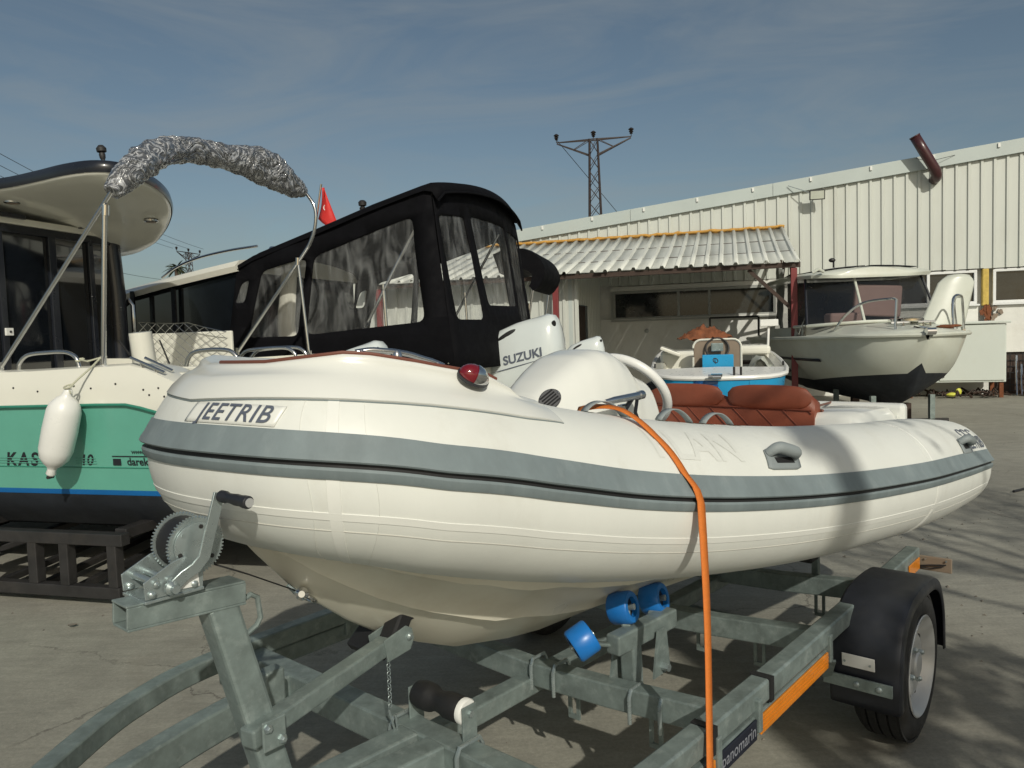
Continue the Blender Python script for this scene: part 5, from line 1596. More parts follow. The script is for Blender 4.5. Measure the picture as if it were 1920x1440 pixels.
b = MB(); b.lathe([(.010, -.02), (.010, .02)], fb_ - ax.normalized() * .012, (0, 1, 0), 10); b.build('eye', 'stand', fd)

# black steel stand under the turquoise boat
sd = thing('boat_stand', 'black box-section steel stand with red caster under the turquoise boat', 'stand', (-2.2, 4.40, 0), radians(-15))
def sbar(name, p, q, w_=.065, h_=.065): b = MB(); b.bar(p, q, w_, h_); return b.build(name, 'stand', sd, smooth=0, bevel=.005)
for yy in (-.02, 1.55):
    sbar('bottom_rail', (-2.9, yy, .085), (-.09, yy, .085), .06, .07); sbar('top_rail', (-2.9, yy, .40), (-.05, yy, .40), .07, .07)
    for xx in (-2.7, -2.1, -1.5, -1.15, -.70, -.47, -.13): sbar('upright', (xx, yy, .12), (xx, yy, .37), .065, .065)
for xx in (-2.4, -1.75, -1.1, -.78, -.5): sbar('floor_rail', (xx, .01, .06), (xx - .25, 1.52, .06), .05, .04)
for xx in (-2.6, -1.3, -.12): sbar('cross_rail', (xx, .02, .42), (xx, 1.52, .42), .08, .06)
for xx in (-.35, -.9, -1.6):
    b = MB(); b.box((xx, .5, .452), (.12, .3, .02)); b.build('pad', 'red_paint', sd, smooth=0, bevel=.005)
sbar('strut', (-1.6, 0, .12), (-.9, 1.5, .38), .04, .04)
for xx in (-.03, -2.85):
    b = MB(); b.lathe([(.035, -.014), (.04, -.010), (.04, .010), (.035, .014)], (xx, -.03, .04), (1, 0, .0), 18); cw = b.build('caster', 'red_paint', sd)
    b = MB(); b.box((xx, -.03, .07), (.05, .04, .03)); b.build('caster_fork', 'zinc', cw, smooth=0)

# ================================================================== OUTBOARD MOTORS
def outboard(loc, rz, label, scale=1.0, text=None, tilt=0.0):
    t = thing('outboard_motor', label, 'motor', loc, rz, None)
    # cowl: local x aft, z up, side towards -y; stations along height
    SEC = [(-.02, .02, .62, .165), (.02, .0, .66, .185), (.12, -.01, .69, .195), (.25, -.015, .71, .198), (.36, .0, .71, .19), (.45, .05, .70, .175), (.52, .14, .685, .15), (.565, .28, .66, .11), (.585, .42, .60, .05)]
    b = MB(); rows = []
    for z, x0, x1, w_ in SEC:
        cx, hx = (x0 + x1) / 2, (x1 - x0) / 2
        r_ = []
        for k in range(36):
            a = 2 * pi * k / 36
            e = .55
            r_.append(V((cx + hx * (abs(cos(a)) ** e) * (1 if cos(a) > 0 else -1)) * scale, w_ * (abs(sin(a)) ** (e + .12)) * (1 if sin(a) > 0 else -1) * scale, (z + .02 * cos(a)) * scale))
        rows.append(r_)
    R = b.grid(rows, close_v=True); b.face(R[-1]); b.face(R[0][::-1])
    cw = b.build('cowl', 'motor', t, smooth=50)
    b = MB(); b.prism([(p[0] * .985, p[1] * .985) for p in [((.01 + .335 + .335 * (abs(cos(a)) ** .55) * (1 if cos(a) > 0 else -1)) * scale, .186 * scale * (abs(sin(a)) ** .67) * (1 if sin(a) > 0 else -1)) for a in [2 * pi * k / 36 for k in range(36)]]], (0, 0, -.045 * scale), (1, 0, 0), (0, 1, 0), (0, 0, .026 * scale)); b.build('cowl_seam', 'dark_trim', t)
    b = MB(); rows = []
    for z, x0, x1, w_ in ((-.045, .02, .64, .17), (-.16, .06, .56, .15), (-.28, .12, .46, .10), (-.55, .14, .42, .07), (-.85, .12, .44, .045)):
        cx, hx = (x0 + x1) / 2, (x1 - x0) / 2
        rows.append([V((cx + hx * cos(a)) * scale, w_ * sin(a) * scale, z * scale) for a in [2 * pi * k / 24 for k in range(24)]])
    R = b.grid(rows, close_v=True); b.face(R[-1]); b.face(R[0]); b.build('leg', 'motor', t, smooth=50)
    b = MB(); b.lathe([(.01, -.22), (.05, -.15), (.065, 0), (.06, .15), (.03, .2)], V(.30, 0, -.86) * scale, (1, 0, 0), 14); b.build('gearcase', 'motor', t)
    b = MB()
    for k in range(3):
        a = 2 * pi * k / 3
        b.bar(V(.52, 0, -.86) * scale, V(.54, .12 * cos(a), -.86 + .12 * sin(a)) * scale, .07 * scale, .01)
    b.build('propeller', 'stand', t, smooth=0)
    b = MB(); b.box(V(-.02, 0, -.14) * scale, V(.12, .20, .34) * scale); b.build('clamp_bracket', 'dark_trim', t, smooth=0, bevel=.01)
    # air intakes at the top
    for (x, y, z, ln) in ((.245, -.158, .455, .105), (.655, -.09, .50, .07)):
        b = MB(); b.sphere((0, 0, 0), 1, 14, 8, (ln * scale, .02 * scale, .024 * scale)); o = b.build('air_intake', 'black_rubber', cw)
        o.location = V(x, y, z) * scale; o.rotation_euler = (0.5, radians(-26), 0 if x < .5 else -1.1)
    if text:
        bm_ = lettering('lettering', text, .103 * scale, lambda x, y: V(.385 * scale + x, -.2015 * scale, .262 * scale + y + x * .13), 'decal_grey', cw, bold=.003, space=1.0)
        b = MB(); b.prism([(-.28, -.005), (.1, .055), (.30, .085), (.1, .045), (-.05, .02)], (.28 * scale, -.2005 * scale, .15 * scale), (1, 0, 0), (0, 0, 1), (0, .002, 0)); b.build('swoosh', 'decal_grey', cw, smooth=0)
    t.rotation_euler = (0, tilt, rz)
    return t
BB = (-.7, 7.0); BR = radians(-20)
def bw(x, y): return (BB[0] + x * cos(BR) - y * sin(BR), BB[1] + x * sin(BR) + y * cos(BR))
outboard((*bw(.13, 1.05), .945), BR + .05, 'big pale grey outboard motor lettered SUZUKI behind the white console', 1.16, 'SUZUKI', radians(-5))
gx_, gy_ = -2.2 + .66 * cos(radians(-15)) - 1.1 * sin(radians(-15)), 4.4 + .66 * sin(radians(-15)) + 1.1 * cos(radians(-15))
outboard((gx_, gy_, .985), radians(-15), 'white outboard motor on the turquoise boat stern with only its cowl top showing', .75, None, radians(-8))
outboard((.70, 9.75, .98), radians(-10), 'small white outboard motor behind the white console and pale SUZUKI motor', .72, None, radians(-6))

# ================================================================== CABIN BOAT WITH BLACK CANVAS ENCLOSURE
cb = thing('canvas_boat', 'white cabin boat with black canvas and clear window cockpit enclosure', 'boat', (BB[0], BB[1], 0), BR)
def side_fn(x, z): return V(x + .08 * max(0, (2.3 - z)) * max(0, (x + 1) / 1.2), -.02 - .05 * (2.2 - z) + .03 * sin(x * 5) * .3 + .012 * noise.noise(V(x * 3, z * 3, 0)), z)
outerS = [(-2.27, 1.20), (.16, 1.20), (.10, 2.2), (.03, 2.80), (-.10, 2.84), (-.6, 2.72), (-1.2, 2.55), (-1.9, 2.36), (-2.10, 2.28)]
wA = round_poly([(-1.98, 1.563), (-1.40, 1.561), (-1.285, 2.30), (-1.80, 2.20)], .07)
wB = round_poly([(-1.305, 1.568), (-.085, 1.65), (-.155, 2.60), (-1.21, 2.31)], .08)
wC = round_poly([(-2.14, 1.905), (-2.015, 1.91), (-1.955, 2.13), (-2.05, 2.10)], .04)
holed('canvas_side', outerS, [wA, wB, wC], side_fn, 'canvas', cb, .006, .16)
for wnd in (wA, wB, wC): fillpoly('clear_window', wnd, lambda x, z: side_fn(x, z) + V(0, .006, 0), 'clear', cb, .0, .2)
HB = 2.2
def far_fn(x, z): q = side_fn(x, z); return V(q.x, HB - q.y, z)
holed('canvas_side', outerS, [wA, wB, wC], far_fn, 'canvas', cb, .006, .2)
for wnd in (wA, wB): fillpoly('clear_window', wnd, lambda x, z: far_fn(x, z) - V(0, .006, 0), 'clear', cb, .0, .25)
def aft_x(y, z): return .04 + .12 * max(0, 2.85 - z) + .10 * sin(pi * min(1, max(0, y / HB))) * 1.0
def aft_fn(y, z): return V(aft_x(y, z) + .012 * noise.noise(V(y * 3, z * 3, 4)), y, z)
crown = [(HB * k / 16, 2.77 + .17 * sin(pi * k / 16) ** .8) for k in range(17)]
outerA = [(-.06, 1.20), (HB + .06, 1.20)] + [(y, z) for y, z in crown[::-1]]
wD = round_poly([(.10, 1.66), (.60, 1.66), (.50, 2.64), (.05, 2.60)], .06)
wE = round_poly([(.74, 1.80), (1.62, 1.81), (1.55, 2.66), (.63, 2.66)], .06)
wF = round_poly([(1.72, 1.66), (2.14, 1.66), (2.12, 2.60), (1.66, 2.64)], .06)
holed('canvas_aft', outerA, [wD, wE, wF], aft_fn, 'canvas', cb, .006, .16)
for wnd in (wD, wE, wF): fillpoly('clear_window', wnd, lambda y, z: aft_fn(y, z) - V(.006, 0, 0), 'clear', cb, .0, .2)
b = MB(); rows = []
for x, zs in ((-2.12, 2.27), (-1.9, 2.36), (-1.2, 2.55), (-.6, 2.72), (-.12, 2.84), (-.02, 2.86), (.06, 2.845), (.11, 2.76)):
    rows.append([V(x + (.11 * sin(pi * k / 20) if x > -.2 else 0), -.03 + (HB + .06) * k / 20, zs + .13 * sin(pi * k / 20) ** .7 - (.0 if 0 < k < 20 else .05)) for k in range(21)])
b.grid(rows); b.build('canvas_roof', 'canvas', cb, smooth=60, solid=.006)
b = MB(); b.tube([V(.115 + .11 * sin(pi * k / 20), -.03 + (HB + .06) * k / 20, 2.76 + .13 * sin(pi * k / 20) ** .7 - (.0 if 0 < k < 20 else .05)) for k in range(21)], .012, 6); b.build('hem', 'canvas', cb)
# tubes inside the enclosure
for p, q in ((V(-1.0, .12, 1.25), V(-.1, .12, 2.66)), (V(-.52, .12, 1.25), V(-.55, .12, 2.02)), (V(-1.0, 2.05, 1.25), V(-.1, 2.05, 2.66)), (V(-.52, 2.05, 1.25), V(-.55, 2.05, 2.02))):
    b = MB(); b.tube([p, q], .016, 8); b.build('frame_tube', 'steel', cb)
b = MB(); b.sweep([V(-1.80, .35, 1.2), V(-1.82, .35, 1.7), V(-1.72, .33, 2.35)], lambda t: [(.13 * (1 - .35 * t) * cos(a), .05 * sin(a)) for a in [2 * pi * k / 14 for k in range(14)]], up=(0, 1, 0)); b.build('inner_column', 'cream', cb)
for k, (x, z) in enumerate(((-.75, 1.315), (-.35, 1.345), (.10, 1.27))):
    b = MB(); b.lathe([(.010, 0), (.008, .006)], side_fn(x, z) - V(0, .004, 0), (0, -1, 0), 8); b.build('press_stud', 'chrome', cb)
# hull, cabin, roof
b = MB(); rows = []
for x, hw, zg in ((-6.2, .05, 1.42), (-5.6, .5, 1.40), (-4.8, .85, 1.36), (-3.8, 1.08, 1.32), (-2.4, 1.15, 1.28), (-1, 1.17, 1.24), (.22, 1.15, 1.22)):
    rows.append([V(x, 1.1 - hw, zg), V(x, 1.1 - hw - .02, zg - .1), V(x, 1.1 - hw * .93, .85), V(x, 1.1 - hw * .8, .62), V(x, 1.1, .45 if x > -5 else .45 + (-5 - x) * .6), V(x, 1.1 + hw * .8, .62), V(x, 1.1 + hw * .93, .85), V(x, 1.1 + hw + .02, zg - .1), V(x, 1.1 + hw, zg)])
R = b.grid(rows); b.face(R[-1]); b.build('hull', 'cream', cb, smooth=35)
b = MB(); b.grid([[r[0].co if False else V(x, 1.1 - hw, zg), V(x, 1.1 + hw, zg)] for x, hw, zg in ((-6.2, .05, 1.42), (-5.6, .5, 1.40), (-4.8, .85, 1.36), (-3.8, 1.08, 1.32), (-2.4, 1.15, 1.28), (-1, 1.17, 1.24), (.22, 1.15, 1.22))]); b.build('deck', 'cream', cb)
CABP = [(-4.3, .9), (-4.0, .35), (-3.6, .15), (-2.12, .03)]
full = CABP + [(x, HB - y) for x, y in CABP[::-1]]
b = MB(); b.grid([[V(x, y, 1.25 if j == 0 else zt) for j, zt in ((0, 0), (1, 2.07 + .14 * (x + 3.5)))] for x, y in full]); b.build('cabin_windows', 'tint', cb, smooth=30)
b = MB(); rows = []
for (x, y) in [(-4.5, .9), (-4.15, .33), (-3.7, .10), (-3.1, .03), (-2.5, -.01), (-2.08, -.03)]:
    z = lerp(x, [-4.5, -3.5, -2.08], [1.93, 2.10, 2.27])
    rows.append([V(x, y, z - .05), V(x - .02, y - .02, z), V(x, y + .03, z + .06), V(x, .55, z + .13), V(x, 1.1, z + .17), V(x, HB - .55, z + .13), V(x, HB - y - .03, z + .06), V(x - .02, HB - y + .02, z), V(x, HB - y, z - .05)])
R = b.grid(rows); b.face(R[0]); b.face(R[-1]); b.build('cabin_roof', 'cream', cb, smooth=40)
b = MB(); b.tube(spline([(-3.30, .25, 2.24), (-3.1, .25, 2.34), (-2.8, .25, 2.42), (-2.4, .25, 2.47), (-2.05, .25, 2.49)], 6), .014, 8); b.build('roof_rail', 'steel', cb)
for xx in (-3.0, -3.55): b = MB(); b.bar((xx, .07, 1.35), (xx + .02, .06, 2.1), .05, .02, up=(0, 1, 0)); b.build('window_pillar', 'dark_trim', cb, smooth=0)
b = MB(); b.lathe([(.02, 0), (.02, .04), (.06, .05), (.07, .10), (.05, .13), (.001, .135)], (-2.25, .8, 2.42), (0, 0, 1), 16); b.build('search_light', 'chrome', cb)
b = MB(); b.tube([V(-1.25, 1.0, 2.68), V(-1.25, 1.0, 2.9)], .012, 8); b.lathe([(.015, 0), (.03, .02), (.034, .05), (.02, .065), (.042, .075), (.045, .11), (.025, .13), (.001, .135)], (-1.25, 1.0, 2.86), (0, 0, 1), 14); b.build('antenna', 'stand', cb)
for (x, y) in ((-4.2, .5), (-4.2, 1.7), (-1.5, .45), (-1.5, 1.75), (-.1, .5), (-.1, 1.7)):
    b = MB(); b.box((x, y, .30), (.1, .1, .60)); b.build('support_post', 'stand', cb, smooth=0)
fg = thing('flag', 'small red flag with a pale crescent on a slanted staff above the black canvas', 'flag', (*bw(-1.9, 1.0), 2.55), BR)
b = MB(); b.tube([V(0, 0, 0), V(.15, 0, .66)], .012, 8); b.build('staff', 'steel', fg)
b = MB(); rows = []
for i in range(9):
    t = i / 8
    rows.append([V(.138 + .0 - .105 * (1 - t) * 1 + .02, .02 * sin(4 * t), .60 - .40 * (1 - t)) * 0 + V(.14 - .07 * (t) + (.02 + .30 * u * (.15 + .85 * t)) * .9, .03 * sin(u * 5 + t * 3), .62 - .33 * t - .20 * u * t) for u in (0, .25, .5, .75, 1)])
b.grid(rows); b.build('cloth', 'flag', fg, smooth=60, solid=.002)
b = MB(); b.tube(arcpts((.205, -.012, .40), .030, .6, 5.2, 14, (1, 0, 0), (0, 0, 1)), .006, 5); b.build('crescent', 'white_p', fg)

# hidden skiff behind the motors: blue and white hull, folded black canopy on struts
sk = thing('skiff', 'blue and white skiff with folded black canopy behind the outboard motors', 'boat', (.15, 9.9, 0), radians(-12))
b = MB(); rows = []
for x, hw in ((-2.8, .05), (-2.2, .5), (-1.2, .8), (.55, .78)):
    rows.append([V(x, .7 - hw, 1.05), V(x, .7 - hw, .9), V(x, .7 - hw * .8, .62), V(x, .7, .45), V(x, .7 + hw * .8, .62), V(x, .7 + hw, .9), V(x, .7 + hw, 1.05)])
R = b.grid(rows); b.face(R[-1]); b.build('hull', 'sky_blue', sk, smooth=30)
b = MB(); b.grid([[V(x, .7 - hw, 1.06), V(x, .7, 1.08), V(x, .7 + hw, 1.06)] for x, hw in ((-2.8, .05), (-2.2, .5), (-1.2, .8), (.55, .78))]); b.build('deck', 'cream', sk)
b = MB(); rows = []
arc = spline([(-.32, 2.45), (-.15, 2.50), (.05, 2.49), (.2, 2.40), (.25, 2.27), (.20, 2.14), (.14, 2.08)], 5)
for x, z in arc: pass
b.sweep([V(x, -.4, z) for x, z in arc], lambda t: [(-.7, -.09 * (1.15 - t * .7)), (.7, -.09 * (1.15 - t * .7)), (.7, .09 * (1.15 - t * .7)), (-.7, .09 * (1.15 - t * .7))], up=(0, 1, 0)) if False else None
for i in range(len(arc)):
    (x, z) = arc[i]; (xa, za) = arc[max(i - 1, 0)]; (xb, zb) = arc[min(i + 1, len(arc) - 1)]
    d = Vector((xb - xa, 0, zb - za)).normalized(); nn = Vector((-d.z, 0, d.x))
    wd = lerp(i / (len(arc) - 1), [0, .3, .6, .85, 1], [.16, .16, .12, .07, .05])
    rows.append([V(x, y, z) + nn * wd * s for y, s in ((0, -1), (0, 0), (0, .6), (.15, .7), (1.2, .7), (1.35, .6), (1.35, 0), (1.35, -1), (1.2, -1.05), (.15, -1.05))])
R = b.grid(rows, close_v=True); b.face(R[0]); b.face(R[-1]); b.build('folded_canopy', 'canvas', sk, smooth=50)
for p, q in ((V(.16, .02, 2.10), V(-.02, .02, 1.06)), (V(.16, 1.3, 2.10), V(-.02, 1.3, 1.06)), (V(.10, .02, 1.9), V(.06, .02, 1.06))):
    b = MB(); b.tube([p, q], .015, 8); b.build('canopy_strut', 'steel', sk)
for x in (-1.6, .2):
    for y in (.3, 1.1): b = MB(); b.box((x, y, .28), (.09, .09, .56)); b.build('support_post', 'stand', sk, smooth=0)

# ================================================================== WHITE CABIN BOAT UNDER THE WAREHOUSE WALL (local x bow to stern)
M['smoke'] = glass('smoked_windscreen', (.02, .024, .03), .04, alpha=.48)
wb = thing('fishing_boat', 'weathered white cabin boat with black bottom and pink cushions behind its windscreen', 'boat', (5.65, 10.5, 0), radians(87.1))
ST = [(-.02, .03, 1.34, 1.25), (.06, .25, 1.345, 1.08), (.15, .42, 1.345, .93), (.3, .64, 1.345, .72), (.5, .80, 1.345, .50), (.75, .94, 1.34, .33), (1.1, 1.06, 1.33, .27), (1.7, 1.17, 1.32, .25), (2.4, 1.23, 1.31, .25), (3.6, 1.22, 1.30, .25), (4.9, 1.16, 1.30, .26)]
def wsec(hw, zg, zk, part, x=2.5):
    fr_ = [(0.0, 0.0), (.20, .10), (.45, .24), (.64, .36), (.71, .43), (.79, .53), (.83, .60), (.87, .68), (.92, .80), (.965, .92), (1.0, 1.0)]
    pts = [(fy * hw, zk + fz * (zg - zk)) for fy, fz in fr_]
    zw = max(zk, lerp(x, [.1, 2.5], [.80, .58]))                                     # paint line at one height
    yw = lerp(zw, [p[1] for p in pts if True], [p[0] for p in pts])
    if part == 0:
        return [(lerp(zk + (zw - zk) * k / 8, [p[1] for p in pts], [p[0] for p in pts]), zk + (zw - zk) * k / 8) for k in range(9)]
    up = [(max(p[0], yw), max(p[1], zw)) for p in pts]
    return up
for nm, m_, lo, hi in (('bottom', 'antifoul', 0, 0), ('topside', 'white_boat', 1, 0)):
    b = MB()
    for sg in (-1, 1):
        b.grid([[V(x, sg * y, z) for y, z in wsec(hw, zg, zk, lo, x)] for x, hw, zg, zk in ST])
    q = wsec(*ST[-1][1:], lo)
    b.grid([[V(4.9, -y, z), V(4.9, y, z)] for y, z in q])
    b.build(nm, m_, wb, smooth=70)
for sg in (-1, 1):
    b = MB(); b.tube([V(x - .01, sg * (hw + .012), zg - .02) for x, hw, zg, zk in ST], .032, 8); b.build('rub_rail', 'white_boat', wb)
b = MB(); rows = []
for x, hw, zg, zk in ST: rows.append([V(x, -hw, zg), V(x, -hw * .8, zg + .035), V(x, -hw * .62, zg + .05 + .10 * min(1, max(0, x - .3))), V(x, 0, zg + .07 + .13 * min(1, max(0, x - .3))), V(x, hw * .62, zg + .05 + .10 * min(1, max(0, x - .3))), V(x, hw * .8, zg + .035), V(x, hw, zg)])
b.grid(rows); b.build('deck', 'white_boat', wb, smooth=35)
# windscreen (raked), cabin sides, roof
b = MB(); rows = []
WS0 = [(2.3, 1.06, 1.48), (1.75, 1.03, 1.49), (1.45, .72, 1.51), (1.33, .3, 1.53), (1.33, -.3, 1.53), (1.45, -.72, 1.51), (1.75, -1.03, 1.49), (2.3, -1.06, 1.48)]
WS1 = [(2.5, .96, 2.24), (2.15, .92, 2.25), (1.95, .62, 2.26), (1.88, .25, 2.27), (1.88, -.25, 2.27), (1.95, -.62, 2.26), (2.15, -.92, 2.25), (2.5, -.96, 2.24)]
b.grid([[Vector(p) for p in WS0], [Vector(p) for p in WS1]]); b.build('windscreen', 'smoke', wb, smooth=30)
for k in (1, 3, 4, 6):
    if k in (4,): continue
    b = MB(); b.tube([Vector(WS0[k]), Vector(WS1[k])], .022, 8); b.build('windscreen_pillar', 'dark_trim' if k != 3 else 'white_boat', wb)
b = MB(); b.tube([Vector(p) for p in WS0], .025, 8); b.build('windscreen_base', 'white_boat', wb)
for sg in (-1, 1):
    b = MB(); b.grid([[V(2.3, sg * 1.06, 1.48), V(2.5, sg * .96, 2.24)], [V(3.9, sg * 1.06, 1.45), V(3.9, sg * .96, 2.24)]]); b.build('side_window', 'smoke', wb)
    b = MB(); b.grid([[V(1.75, sg * 1.05, 1.30), V(1.75, sg * 1.03, 1.49)], [V(3.9, sg * 1.08, 1.28), V(3.9, sg * 1.06, 1.45)]]); b.build('cabin_side', 'white_boat', wb)
b = MB(); b.grid([[V(3.0, y, .7), V(3.0, y, 2.24)] for y in (-.95, .95)]); b.build('cabin_bulkhead', 'dark_trim', wb)
b = MB(); rows = []
for x, w_, z in ((1.70, .50, 2.275), (1.74, .74, 2.285), (1.86, .92, 2.295), (2.2, .99, 2.305), (3.2, 1.02, 2.32), (4.2, .98, 2.31), (4.5, .8, 2.28)):
    rows.append([V(x, -w_, z - .05), V(x - .02, -w_ - .015, z), V(x, -w_ + .06, z + .04), V(x + .02, -.5 * w_, z + .09), V(x + .02, 0, z + .11), V(x + .02, .5 * w_, z + .09), V(x, w_ - .06, z + .04), V(x - .02, w_ + .015, z), V(x, w_, z - .05)])
R = b.grid(rows); b.face(R[0]); b.face(R[-1])
b.grid([[r[0].co.copy(), r[-1].co.copy()] for r in R])
wr = b.build('roof', 'white_boat', wb, smooth=40)
for y0, y1 in ((.08, .78), (-.72, -.02)):
    b = MB(); b.grid([[V(x, y0 + (y1 - y0) * j / 5, lerp(x, [1.8, 2.2, 3.2], [2.295, 2.305, 2.32]) + .125 - .055 * ((y0 + (y1 - y0) * j / 5) / .8) ** 2) for j in range(6)] for x in (1.86, 2.2, 2.7, 3.2)]); b.build('solar_panel', 'navy', wr, solid=.01)
b = MB(); b.tube([V(2.2, .45, 2.43), V(2.2, .45, 2.52)], .012, 6); b.sphere((2.2, .47, 2.55), .045, 10, 8, (1, 1.2, .8)); b.build('roof_light', 'stand', wr)
b = MB(); b.tube([V(1.72, .78, 2.34), V(1.60, .9, 2.37), V(1.62, .98, 2.32)], .025, 8); b.build('roof_hook', 'white_boat', wr)
b = MB(); b.box((1.92, -.13, 1.86), (.10, .74, .50), Matrix.Rotation(radians(4), 3, 'X')); b.build('cushion', 'pink', wb, smooth=0, bevel=.03, bseg=3)
b = MB(); b.box((1.75, .47, 1.60), (.3, .50, .16)); b.build('cushion', 'pink', wb, smooth=0, bevel=.04, bseg=3)
b = MB(); b.lathe([(.25, 0), (.25, .03), (.2, .045)], (.95, -.15, 1.52), (0, 0, 1), 24); hh = b.build('deck_hatch', 'chrome', wb)
def wrail(pts, r=.018): b = MB(); b.tube(spline(pts, 5), r, 8); return b.build('pulpit_rail', 'steel', wb)
wrail([(1.25, .80, 1.38), (1.0, .72, 1.62), (.75, .55, 1.80), (.5, .28, 1.84), (.35, .25, 1.82)]); wrail([(.35, .25, 1.82), (.33, .28, 1.38)])
wrail([(2.0, 1.08, 1.36), (1.95, 1.0, 1.62)], .012)
wrail([(.9, -.95, 1.38), (.8, -.88, 1.75), (.7, -.80, 1.86), (.55, -.62, 1.80), (.5, -.60, 1.38)]); wrail([(1.15, -.98, 1.38), (1.1, -.92, 1.80), (.8, -.88, 1.84)], .014)
b = MB(); b.tube([V(-.10, 0, 1.38), V(.3, 0, 1.42)], .045, 10); b.lathe([(.05, -.06), (.05, .06)], (-.1, 0, 1.37), (0, 1, 0), 14); b.build('bow_roller', 'chrome', wb)
b = MB(); b.sphere((.42, -.45, 1.42), .09, 10, 6, (1.2, 1.4, .35)); b.sphere((.5, -.62, 1.43), .06, 10, 6, (1, 1.6, .35)); b.build('rust_patch', 'rust', wb)
for (x, y) in ((.6, .1), (.65, -.3)):
    b = MB(); b.tube([V(x, y - .12, 1.50), V(x, y + .12, 1.50)], .016, 8); b.tube([V(x, y - .05, 1.50), V(x, y - .05, 1.42)], .016, 8); b.tube([V(x, y + .05, 1.50), V(x, y + .05, 1.42)], .016, 8); b.build('cleat', 'chrome', wb)
b = MB(); b.tube(spline([(.55, -.1, 1.44), (.75, -.35, 1.47), (.95, -.5, 1.47), (1.1, -.3, 1.5), (.85, -.2, 1.49)], 6), .012, 6); b.build('rope', 'rope', wb)
lettering('lettering', '53 X', .26, lambda x, y: V(1.95 - x, .99 + (1.75 - 1.95 + x) * .03 + .075, 1.40 + y), 'taupe', wb, bold=.006)
b = MB()
b.grid([[V(x, hw * .852 + .006, .935), V(x, hw * .872 + .008, .975)] for x, hw in ((1.35, 1.11), (1.7, 1.17), (2.4, 1.23), (3.0, 1.225), (3.6, 1.22))]); b.build('side_stripe', 'navy', wb, solid=.006)
for (x, y) in ((1.2, .25), (1.2, -.25), (3.8, .5), (3.8, -.5)):
    b = MB(); b.box((x, y, .14), (.12, .12, .28)); b.build('keel_block', 'wood_dark', wb, smooth=0)
for x in (.75, 2.2):
    for sg in (-1, 1):
        b = MB(); b.box((x, sg * .42, .22), (.07, .07, .44)); b.build('support_post', 'galv', wb, smooth=0)
    b = MB(); b.box((x, 0, .06), (.07, 1.3, .06)); b.build('support_rail', 'stand', wb, smooth=0)
b = MB(); b.bar((.75, .6, .06), (2.2, .6, .06), .06, .06); b.build('support_rail', 'stand', wb, smooth=0)
# white moulded seat shell standing behind the bow
ss_ = thing('seat_shell', 'white moulded seat shell standing upright behind the weathered boat bow', 'seat', (6.72, 11.75, 1.40), radians(-8))
b = MB(); rows = []
for i in range(15):
    t = i / 14
    w_ = .265 - .02 * t - .10 * max(0, t - .88) / .12
    cx = -.18 + .30 * t
    rows.append([V(cx + u * w_ * (1 + .2 * (1 - t)), .14 * t - .05 * (1 - u * u), .80 * t * (1 - .03 * u * u)) for u in (-1, -.9, -.5, 0, .5, .9, 1)])
b.grid(rows); b.build('shell', 'white_boat', ss_, smooth=60, solid=.05)
b = MB(); b.bar((-.1, .1, -.12), (.02, .1, .3), .05, .04); b.bar((.2, .1, -.12), (.12, .1, .3), .05, .04); b.build('bracket', 'steel', ss_, smooth=0)

# ================================================================== SMALL BLUE AND WHITE OPEN BOAT (local x bow to stern)
ob = thing('open_boat', 'small open boat with bright blue bow and white interior under the lean-to', 'boat', (2.53, 9.35, 0), radians(77))
OS = [(0, .34, .90), (.06, .56, .905), (.16, .69, .915), (.35, .79, .93), (.8, .85, .97), (1.6, .86, 1.04), (2.4, .84, 1.10), (3.1, .78, 1.15)]
b = MB(); b.grid([[V(x, -hw, z), V(x, -hw * .97, z - .17), V(x + .05, -hw * .75, z - .38), V(x + .08, 0, z - .46), V(x + .05, hw * .75, z - .38), V(x, hw * .97, z - .17), V(x, hw, z)] for x, hw, z in OS])
b.face([]) if False else None
b.build('hull_side', 'sky_blue', ob, smooth=40)
b = MB(); b.grid([[V(.0 - .05 * (1 - abs(u)), u * .34, .90), V(.02 - .05 * (1 - abs(u)), u * .33, .73), V(.08, u * .25, .50)] for u in (-1, -.5, 0, .5, 1)]); b.build('bow_panel', 'sky_blue', ob, smooth=40)
b = MB(); b.grid([[V(-.056 + .05 * abs(u), u * .34, .89), V(-.03 + .05 * abs(u), u * .33, .74)] for u in (.1, .55, .95)]); b.build('bow_mark', 'mid_blue', ob, solid=.004)
b = MB(); pts = [V(x, -hw, z) for x, hw, z in OS[::-1]] + [V(-.05, 0, .90)] + [V(x, hw, z) for x, hw, z in OS]
b.tube(pts, .030, 8); b.build('gunwale', 'white_p', ob)
b = MB(); b.grid([[V(x, -hw + .01, z + .01), V(x, -hw + .14, z + .015), V(x, -hw + .17, z - .02), V(x, -hw + .2, z - .26), V(x, hw - .2, z - .26), V(x, hw - .17, z - .02), V(x, hw - .14, z + .015), V(x, hw - .01, z + .01)] for x, hw, z in OS[3:]]); b.build('liner', 'cream', ob, smooth=30)
b = MB(); b.grid([[V(x, -hw, z + .012), V(x, 0, z + .03), V(x, hw, z + .012)] for x, hw, z in OS[:5]]); b.build('fore_deck', 'white_p', ob, smooth=40)
b = MB(); b.prism(rrect(.62, .46, .11), (1.15, 0, 1.12), (0, 1, 0), (-.0, 0, 1), (.06, 0, 0)); hs = b.build('helm_backrest', 'taupe', ob, smooth=40, bevel=.01)
b = MB(); b.tube([V(1.145, a, c + 1.12) for a, c in rrect(.63, .47, .11)] + [V(1.145, .315, 1.12)], .015, 6); b.build('piping', 'cream', hs)
b = MB(); b.box((.98, .0, 1.02), (.22, .40, .27)); ck = b.build('cool_box', 'sky_blue', ob, smooth=0, bevel=.008)
